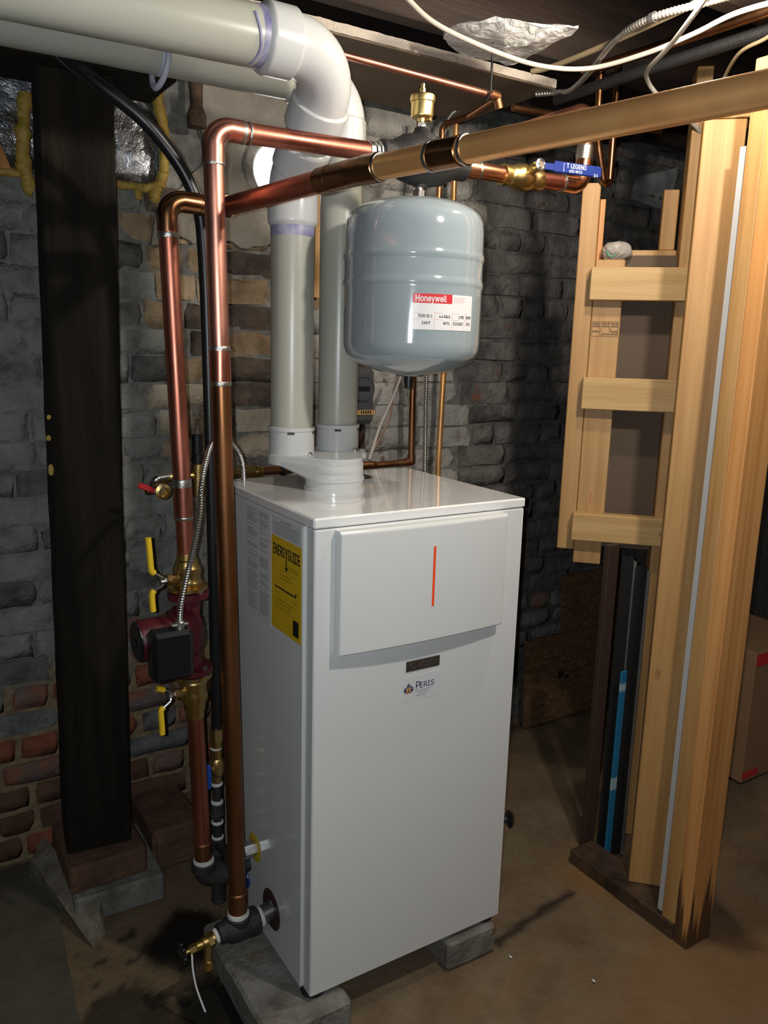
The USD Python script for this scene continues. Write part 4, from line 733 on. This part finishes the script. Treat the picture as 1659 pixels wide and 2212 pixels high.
single('wood_strip', obox(V(.440, .872, 1.515), V(.021, 0, 0), V(0, .008, 0), V(.004, 0, .30), .001), 'pine_pale', 'pale narrow wood strip on the wall showing between the two flue pipes', 'wood strip')

# ================================================================== TIMBER POST, WINDOW BOARD, FOAM
PX0, PX1, PY0, PY1 = -.330, -.178, .620, .790
post = trimesh.creation.box([1, 1, 1]); pv_ = []
pm = hull([(x, y, z) for z, dx in ((.150, -.0135), (1.925, .0125)) for x0, x1 in ((PX0, PX1),) for (x, y) in ((x0+dx+.006, PY0), (x1+dx-.006, PY0), (x1+dx, PY0+.006), (x1+dx, PY1), (x0+dx, PY1), (x0+dx, PY0+.006))])
_c, _s = math.cos(-.115), math.sin(-.115); _q = pm.vertices-[-.254, .62, 0]; pm.vertices = np.stack([_q[:, 0]*_c-_q[:, 1]*_s-.254, _q[:, 0]*_s+_q[:, 1]*_c+.62, pm.vertices[:, 2]], 1)
po = thing('timber_post', 'dark weathered square timber post in front of the brick wall', 'post', (-.254, .705, .150))
part(po, 'shaft', rough(pm.subdivide_to_size(.05), .003, 9, 4), 'old_timber', smooth=40)
for z, x in ((1.10, -.331), (1.17, -.332), (1.215, -.329)): part(po, 'foam_blob', rough(trimesh.creation.icosphere(2, .008 if z < 1.15 else .006).apply_scale([.8, .6, 1.6 if z < 1.15 else 1]).apply_translation((x, .622, z)), .003, 60, 3), 'foam_yellow')
beam = single('timber_beam', bx(-3.1, -.045, .560, .760, 1.920, 2.076, .006), 'old_timber', 'dark main beam resting on the timber post, behind the flue pipes', 'beam', smooth=False)
pb = thing('brick_pier', 'low stepped brick pier under the timber post', 'pier', (-.25, .70, 0))
part(pb, 'brick', rough(bx(-.350, -.165, .570, .800, .078, .148, .006).subdivide_to_size(.03), .004, 20, 6), 'brick_brown', smooth=40)
part(pb, 'brick', rough(bx(-.345, -.130, .545, .800, .003, .077, .006).subdivide_to_size(.03), .004, 20, 7), 'concrete_block', smooth=40)
part(pb, 'brick', rough(bx(-.125, .010, .660, .875, .003, .120, .010).subdivide_to_size(.03), .008, 18, 8), 'brick_brown', smooth=40)
wbd = thing('foil_board', 'silvery foil-faced insulation board filling the window opening beside the post', 'insulation board', (-.45, .93, 1.752))
def foil():
    xs, zs = np.linspace(-.96, .020, 90), np.linspace(1.745, 2.11, 36); v = []
    for z in zs:
        for x in xs:
            p = np.array([x*7, 0, z*7]); y = .918+.020*(meshkit.fbm(p[None], 4, 9)[0]-.5)+.006*abs(meshkit.fbm(p[None]*3, 2, 5)[0]-.5)
            if z < 1.79: y -= .02*(1.79-z)/.045
            v.append((x, y, z))
    n = len(xs); f = []
    for i in range(len(zs)-1):
        for k in range(n-1): a = i*n+k; f += [(a, a+1, a+n+1), (a, a+n+1, a+n)]
    g = trimesh.Trimesh(v, f, process=False); return g
part(wbd, 'foil_face', foil(), 'foil', smooth=40); part(wbd, 'foam_core', bx(-.96, .02, .940, .975, 1.745, 2.11), 'foam_yellow')
def bead(path, r, seed):
    P = smooth_path(path, 8); rr = r*(.65+.8*np.array([meshkit.fbm((q*32)[None], 3, seed)[0] for q in P])); P = P+(nrng.random(P.shape)-.5)*.004
    return rough(tube(P, rr, 12), .004, 50, seed)
fo_ = thing('spray_foam', 'yellow expanding foam beads around the edge of the foil board', 'foam', (-.2, .88, 1.73))
part(fo_, 'bead', bead([(.016, .885, 2.06), (.012, .882, 2.0), (.010, .880, 1.955), (.019, .878, 1.89), (.020, .876, 1.835), (.014, .874, 1.790), (.004, .876, 1.760)], .013, 1), 'foam_yellow')
part(fo_, 'bead', bead([(.004, .876, 1.760), (-.030, .880, 1.756), (-.085, .882, 1.757), (-.14, .884, 1.757), (-.22, .884, 1.757)], .011, 2), 'foam_yellow')
part(fo_, 'drip', bead([(.002, .876, 1.765), (-.008, .872, 1.745), (-.012, .870, 1.728)], .012, 3), 'foam_yellow'); part(fo_, 'drip', bead([(-.045, .878, 1.760), (-.049, .872, 1.742), (-.048, .870, 1.730)], .009, 4), 'foam_yellow')
part(fo_, 'bead', bead([(-.296, .884, 1.930), (-.303, .880, 1.880), (-.308, .876, 1.830), (-.310, .874, 1.780), (-.304, .874, 1.742), (-.296, .874, 1.718)], .015, 5), 'foam_yellow')
part(fo_, 'bead', bead([(-.46, .884, 1.752), (-.40, .882, 1.752), (-.345, .880, 1.752), (-.318, .878, 1.752)], .008, 6), 'foam_yellow')
single('board_offcut', hull([(-.42, .86, 1.756), (-.338, .862, 1.757), (-.372, .872, 1.850), (-.42, .872, 1.90), (-.42, .872, 1.756), (-.338, .874, 1.757), (-.372, .884, 1.850), (-.42, .884, 1.90)]), 'pine_orange', 'small triangular brown board leaning against the foil at the left edge', 'board', smooth=False)
sb = hull([(-.410, .80, 0), (-.325, .47, 0), (-.285, .50, 0), (-.362, .80, 0), (-.405, .79, .060), (-.368, .84, .085), (-.290, .535, .075), (-.300, .49, .045), (-.375, .62, .055)])
single('concrete_chunk', rough(sb.subdivide_to_size(.02), .006, 25, 8), 'stone_rubble', 'broken slab of rough concrete lying at the foot of the timber post', 'rubble', smooth=50)
slab = rough(trimesh.creation.extrude_polygon(Polygon([(-2.6, -2.0), (-.46, -2.0), (-.415, -.2), (-.395, .30), (-.372, .62), (-.402, .86), (-2.6, .86)]), .010, engine='earcut').subdivide_to_size(.06), .0015, 30, 3)
single('floor_slab', slab, 'slab_concrete', 'smoother raised concrete slab along the left edge of the floor', 'slab', smooth=30)
# debris
for i, (x, y, s_) in enumerate(((.615, -.195, 'tiny pale flake lying on the rusty floor before the corner post'), (.50, -.045, 'tiny pale flake on the floor beside the right concrete block'))):
    single('paint_flake', rough(trimesh.creation.icosphere(1, .005).apply_scale([.6, 1, .4]).apply_translation((x, y, .0015)), .002, 90, i), 'label_paper', s_, 'debris')

# ================================================================== CEILING SHEET, CABLES, BAG
cs = thing('ceiling_sheet', 'brown-faced plasterboard sheet with a crumbly white edge under the joists', 'plasterboard', (.45, .65, 2.05))
part(cs, 'paper_face', bx(-.55, .925, .458, .842, 2.050, 2.054), 'board_paper', smooth=False)
part(cs, 'gypsum_core', rough(bx(-.55, .927, .455, .842, 2.0545, 2.0745).subdivide_to_size(.02), .0035, 60, 9), 'gypsum', smooth=40)
single('armoured_cable', armoured([(.80, -.30, 2.045), (.757, -.147, 2.040), (.721, -.032, 2.036), (.740, .081, 2.030), (.822, .233, 2.020), (.883, .354, 2.020), (.921, .442, 2.040), (.90, .50, 2.045)], .0075, .0075), 'galvanised', 'flexible steel armoured cable arching across the ceiling joists at upper right', 'cable')
part(thing('cable_staple', 'small grey staple holding the armoured cable on the ceiling', 'staple', (.722, -.03, 2.04)), 'strap', lathe((.722, -.038, 2.036), (0, 1, 0), [(.0082, 0), (.0100, 0), (.0100, .012), (.0082, .012)], 16), 'steel_dark')
def cable(path, r, look, label): single('cable', tube(smooth_path(path, 8), r, 10), look, label, 'cable')
cable([(.16, .08, 2.03), (.260, .148, 2.022), (.374, .203, 2.015), (.551, .229, 2.006), (.678, .223, 2.002), (.770, .173, 2.004), (.811, .054, 2.012), (.813, -.061, 2.018), (.805, -.170, 2.024), (.85, -.30, 2.03)], .0052, 'cable_white', 'white cable sagging in a long curve below the plastic bag')
cable([(.63, -.26, 2.02), (.661, -.209, 2.010), (.781, -.033, 2.000), (.853, .087, 1.995), (.905, .130, 1.990), (.945, .140, 1.975), (.985, .146, 1.962), (1.031, .150, 1.950), (1.092, .150, 1.936), (1.140, .150, 1.915)], .0050, 'cable_white', 'white cable kinked down behind the copper main')
cable([(.86, -.24, 2.01), (.900, -.167, 2.000), (.925, -.090, 1.998), (1.000, .000, 1.985), (1.035, .040, 1.950), (1.040, .050, 1.90), (1.055, .060, 1.87)], .0040, 'cable_tan', 'tan cable dropping to the top of the wooden stud')
cable([(.73, -.22, 2.045), (.744, -.091, 2.040), (.755, .133, 2.034), (.750, .286, 2.030), (.735, .335, 2.030)], .0062, 'cable_tan', 'flat tan cable running behind the armoured cable')
single('black_ceiling_pipe', tube([(.915, .44, 2.020), (.939, .164, 2.030), (.975, -.25, 2.040)], .014, 16), 'iron_black', 'black iron pipe running forward under the ceiling at right', 'pipe')
single('red_ceiling_pipe', tube([(.90, .33, 2.058), (.915, .021, 2.058), (.93, -.35, 2.058)], .012, 16), 'copper_scorched', 'dark copper pipe running beside the black pipe under the ceiling', 'pipe')
def bag_mesh():
    o = [(.455, .252), (.500, .185), (.545, .160), (.600, .150), (.662, .112), (.678, .170), (.690, .260), (.705, .365), (.640, .372), (.556, .380), (.490, .345), (.462, .310)]
    q = smooth_path([(a, b, 0) for a, b in o]+[(o[0][0], o[0][1], 0)], 3)[:-1]; c = q.mean(0); v, f = [], []; n = len(q); R = [1.0, .85, .6, .3, 0]
    for s in (-1, 1):
        for k, t in enumerate(R):
            for p in q:
                w = c+(p-c)*t; z = 2.048+s*.016*(1-t**3)+.020*(meshkit.fbm((w*28+[0, 0, s*3])[None], 3, 4)[0]-.5)
                v.append((w[0], w[1], z))
    m = len(R)
    for s in (0, 1):
        for k in range(m-1):
            for i in range(n):
                a, b = s*m*n+k*n+i, s*m*n+k*n+(i+1) % n; t = [(a, b, b+n), (a, b+n, a+n)]; f += t if s else [x[::-1] for x in t]
    for i in range(n): a, b = i, (i+1) % n; f += [(a, b, m*n+b), (a, m*n+b, m*n+a)]
    return trimesh.Trimesh(v, f, process=False)
bg = thing('plastic_bag', 'clear plastic bag of papers tucked above the ceiling cable', 'bag', (.58, .25, 2.03))
part(bg, 'film', bag_mesh(), 'plastic_film', smooth=40)
part(bg, 'papers', obox(V(.530, .190, 2.040), V(.125, .030, .006), V(-.024, .10, 0)*1.2, V(0, 0, .010), .002), 'label_white', smooth=False)

# ================================================================== WOOD FRAMING AT RIGHT
e = V(1, -1, 0)/math.sqrt(2); m_ = V(1, 1, 0)/math.sqrt(2); A0 = V(.911, -.029, 0)
def fb(s0, s1, d0, d1, z0, z1, b=.002): return obox(A0+e*s0+m_*d0+V(0, 0, z0), e*(s1-s0), m_*(d1-d0), V(0, 0, z1-z0), b)
def lumber(name, mesh, look, label): return single(name, mesh, look, label, 'lumber', smooth=False)
fa_ = single('wall_stud', fb(0, .087, 0, .038, .039, 1.880), 'pine', 'pine stud standing on the dark bottom plate, half in the shadow of the corner post', 'stud', smooth=False)
lumber('top_plate', fb(.010, .300, -.004, .085, 1.8805, 1.9300), 'pine_cross', 'short orange top plate above the shaded stud')
single('wall_stud', fb(.006, .044, .280, .369, .001, 2.070), 'pine', 'rear pine stud the cross blocks are nailed to, half hidden behind the shaded one', 'stud', smooth=False)
lb = thing('ladder_blocking', 'pale pine ladder of two uprights and three cross blocks hung from the rear stud', 'frame', tuple(A0+e*-.2+m_*.3+V(0, 0, .807)))
part(lb, 'upright', fb(-.2455, -.2000, .279, .368, .846, 1.807), 'pine_pale')
up2 = part(lb, 'upright', fb(-.1990, -.1250, .282, .320, .808, 1.620), 'pine_pale')
part(lb, 'thin_upright', fb(-.1985, -.184, .322, .362, .95, 1.775), 'pine_orange')
for z0, z1 in ((1.516, 1.598), (1.237, 1.320), (.881, .956)): part(lb, 'cross_block', fb(-.2090, .036, .240, .2785, z0, z1), 'pine_cross')
# grade stamp on the second upright
so = A0+m_*.2817; stamp = []
for k in range(3):
    s0 = -.196+k*.0235; w = .021 if k < 2 else .0195
    stamp += [obox(so+e*s0+V(0, 0, z), e*w, m_*.0004, V(0, 0, .0012)) for z in (1.425, 1.463)] + [obox(so+e*(s0+q)+V(0, 0, 1.425), e*.0010, m_*.0004, V(0, 0, .039)) for q in (0, w-.001)]
    stamp += [obox(so+e*(s0+.0025+j*.0036)+V(0, 0, 1.429+i*.0068), e*.0026, m_*.0004, V(0, 0, .0044 if (i+j+k) % 3 else .0060)) for i in range(5) for j in range(5) if (i*7+j*5+k*3) % 5 and i != 2]
part(up2, 'grade_stamp', cat(*stamp), 'ink_stamp', smooth=False)
part(up2, 'pencil_mark', obox(so+e*-.165+V(0, 0, .975), e*.0013, m_*.0004, V(0, 0, .036)), 'label_red', smooth=False)
single('plasterboard_sheet', fb(-.130, .005, .325, .337, .850, 1.635, 0), 'drywall_grey', 'grey-brown plasterboard sheet behind the cross blocks', 'plasterboard', smooth=False)
lumber('ledger_board', fb(-.1235, .004, .340, .420, 1.600, 1.650), 'pine', 'board along the top of the grey-brown plasterboard sheet')
bgp = thing('fitting_bag', 'small crumpled plastic bag with green print on top of the ladder frame', 'bag', tuple(A0+e*-.155+m_*.30+V(0, 0, 1.622)))
part(bgp, 'film', rough(trimesh.creation.icosphere(4, .042).apply_scale([1.05, .8, .60]).apply_translation(A0+e*-.148+m_*.315+V(0, 0, 1.643)), .014, 26, 5), 'cable_grey', smooth=50)
part(bgp, 'green_print', cat(*[tube([A0+e*(-.160+.013*math.cos(a)*q)+m_*.2795+V(0, 0, 1.641+.014*math.sin(a)*q) for a in np.linspace(0, 2*PI, 14)], .0018, 6) for q in (.45, 1.0)]), 'print_green')
# end post of the partition
ep = thing('corner_post', 'doubled pine corner post of two studs at the right, water-stained at the foot', 'post', (.925, -.196, 0))
part(ep, 'stud', bx(.880, .968, -.236, -.1975, .001, 1.960, .002), 'pine_stained', smooth=False)
part(ep, 'stud', bx(.881, .969, -.1970, -.1590, .039, 1.960, .002), 'pine', smooth=False)
single('drywall_strip', bx(.882, .968, -.1580, -.1450, .050, 1.800), 'drywall_edge', 'pale grey edge of a drywall sheet beside the corner post', 'drywall', smooth=False)
lumber('bottom_plate', rough(bx(.878, .965, -.1965, .150, 0.001, .0385, .002).subdivide_to_size(.03), .002, 30, 4), 'wet_wood', 'dark wet bottom plate on the floor under the shaded stud')
# things leaning behind the framing
def steel_stud(label, x, y, h):
    t = thing('steel_stud', label, 'steel stud', (x, y, 0)); ax, ay = V(.80, -.60, 0), V(.60, .80, 0); a = V(x, y, .002)
    part(t, 'web', obox(a, ax*.030, ay*.0015, V(0, 0, h)), 'rubber_black', smooth=False); part(t, 'flange', obox(a+ax*.0303, ax*.0040, ay*.030, V(0, 0, h-.012)), 'galvanised', smooth=False); part(t, 'lip', obox(a+ax*.0303-ay*.0008, ax*.0075, ay*.0006, V(0, 0, h-.012)), 'galvanised', smooth=False)
steel_stud('left dark steel stud standing behind the cross blocks, beside the blue strip', .985, .150, .86); steel_stud('right dark steel stud standing behind the cross blocks, nearer the shaded stud', 1.002, .118, .84)
single('blue_strip', bx(.965, .986, .100, .106, .002, .560, .001), 'strip_blue', 'narrow blue and white plastic strip leaning beside the steel studs', 'strip', smooth=False)
single('leaning_board', bx(.950, .990, .166, .182, .002, .890, .001), 'board_dark', 'dark brown board standing behind the blue strip', 'board', smooth=False)
ob = thing('osb_sheet', 'upper small oriented strand board against the dark wall', 'strand board', (1.66, .86, .30)); part(ob, 'sheet', obox(V(1.495, .842, .322), V(.36, 0, 0), V(0, .012, 0), V(-.004, .02, .235), .001), 'osb', smooth=False)
ob2 = thing('osb_sheet', 'lower wide oriented strand board standing on the floor against the dark wall', 'strand board', (1.6, .83, 0)); part(ob2, 'sheet', obox(V(1.305, .815, .002), V(.56, 0, 0), V(0, .014, 0), V(0, .02, .335), .001), 'osb', smooth=False)
part(ob2, 'marks', cat(bx(1.47, 1.478, .820, .8245, .165, .195), bx(1.486, 1.492, .820, .8245, .165, .190), bx(1.505, 1.522, .820, .8240, .160, .170)), 'ink_black', smooth=False)
cb = thing('cardboard_box', 'brown cardboard box with red printed bands at the far right edge', 'box', (1.83, .28, 0)); part(cb, 'carton', bx(1.660, 2.0, .16, .50, .010, .462, .002), 'cardboard', smooth=False)
for z0, z1 in ((.415, .455), (.02, .045)): part(cb, 'red_band', bx(1.664, 1.75, .1592, .1602, z0, z1), 'label_red', smooth=False)
lumber('wood_offcut', fb(-.040, -.002, .345, .385, 1.6505, 1.800), 'pine', 'short pine offcut standing on the ledger board beside the shaded stud')
part(wall, 'white_patch', rough(hull([(1.715, .8855, 1.925), (1.73, .8855, 2.0), (1.95, .8855, 2.06), (1.92, .8855, 1.90), (1.80, .8855, 1.92), (1.715, .90, 1.925), (1.95, .90, 2.06), (1.92, .90, 1.90)]), .001, 30, 2), 'patch_grey', label='pale paint patch high on the dark wall')
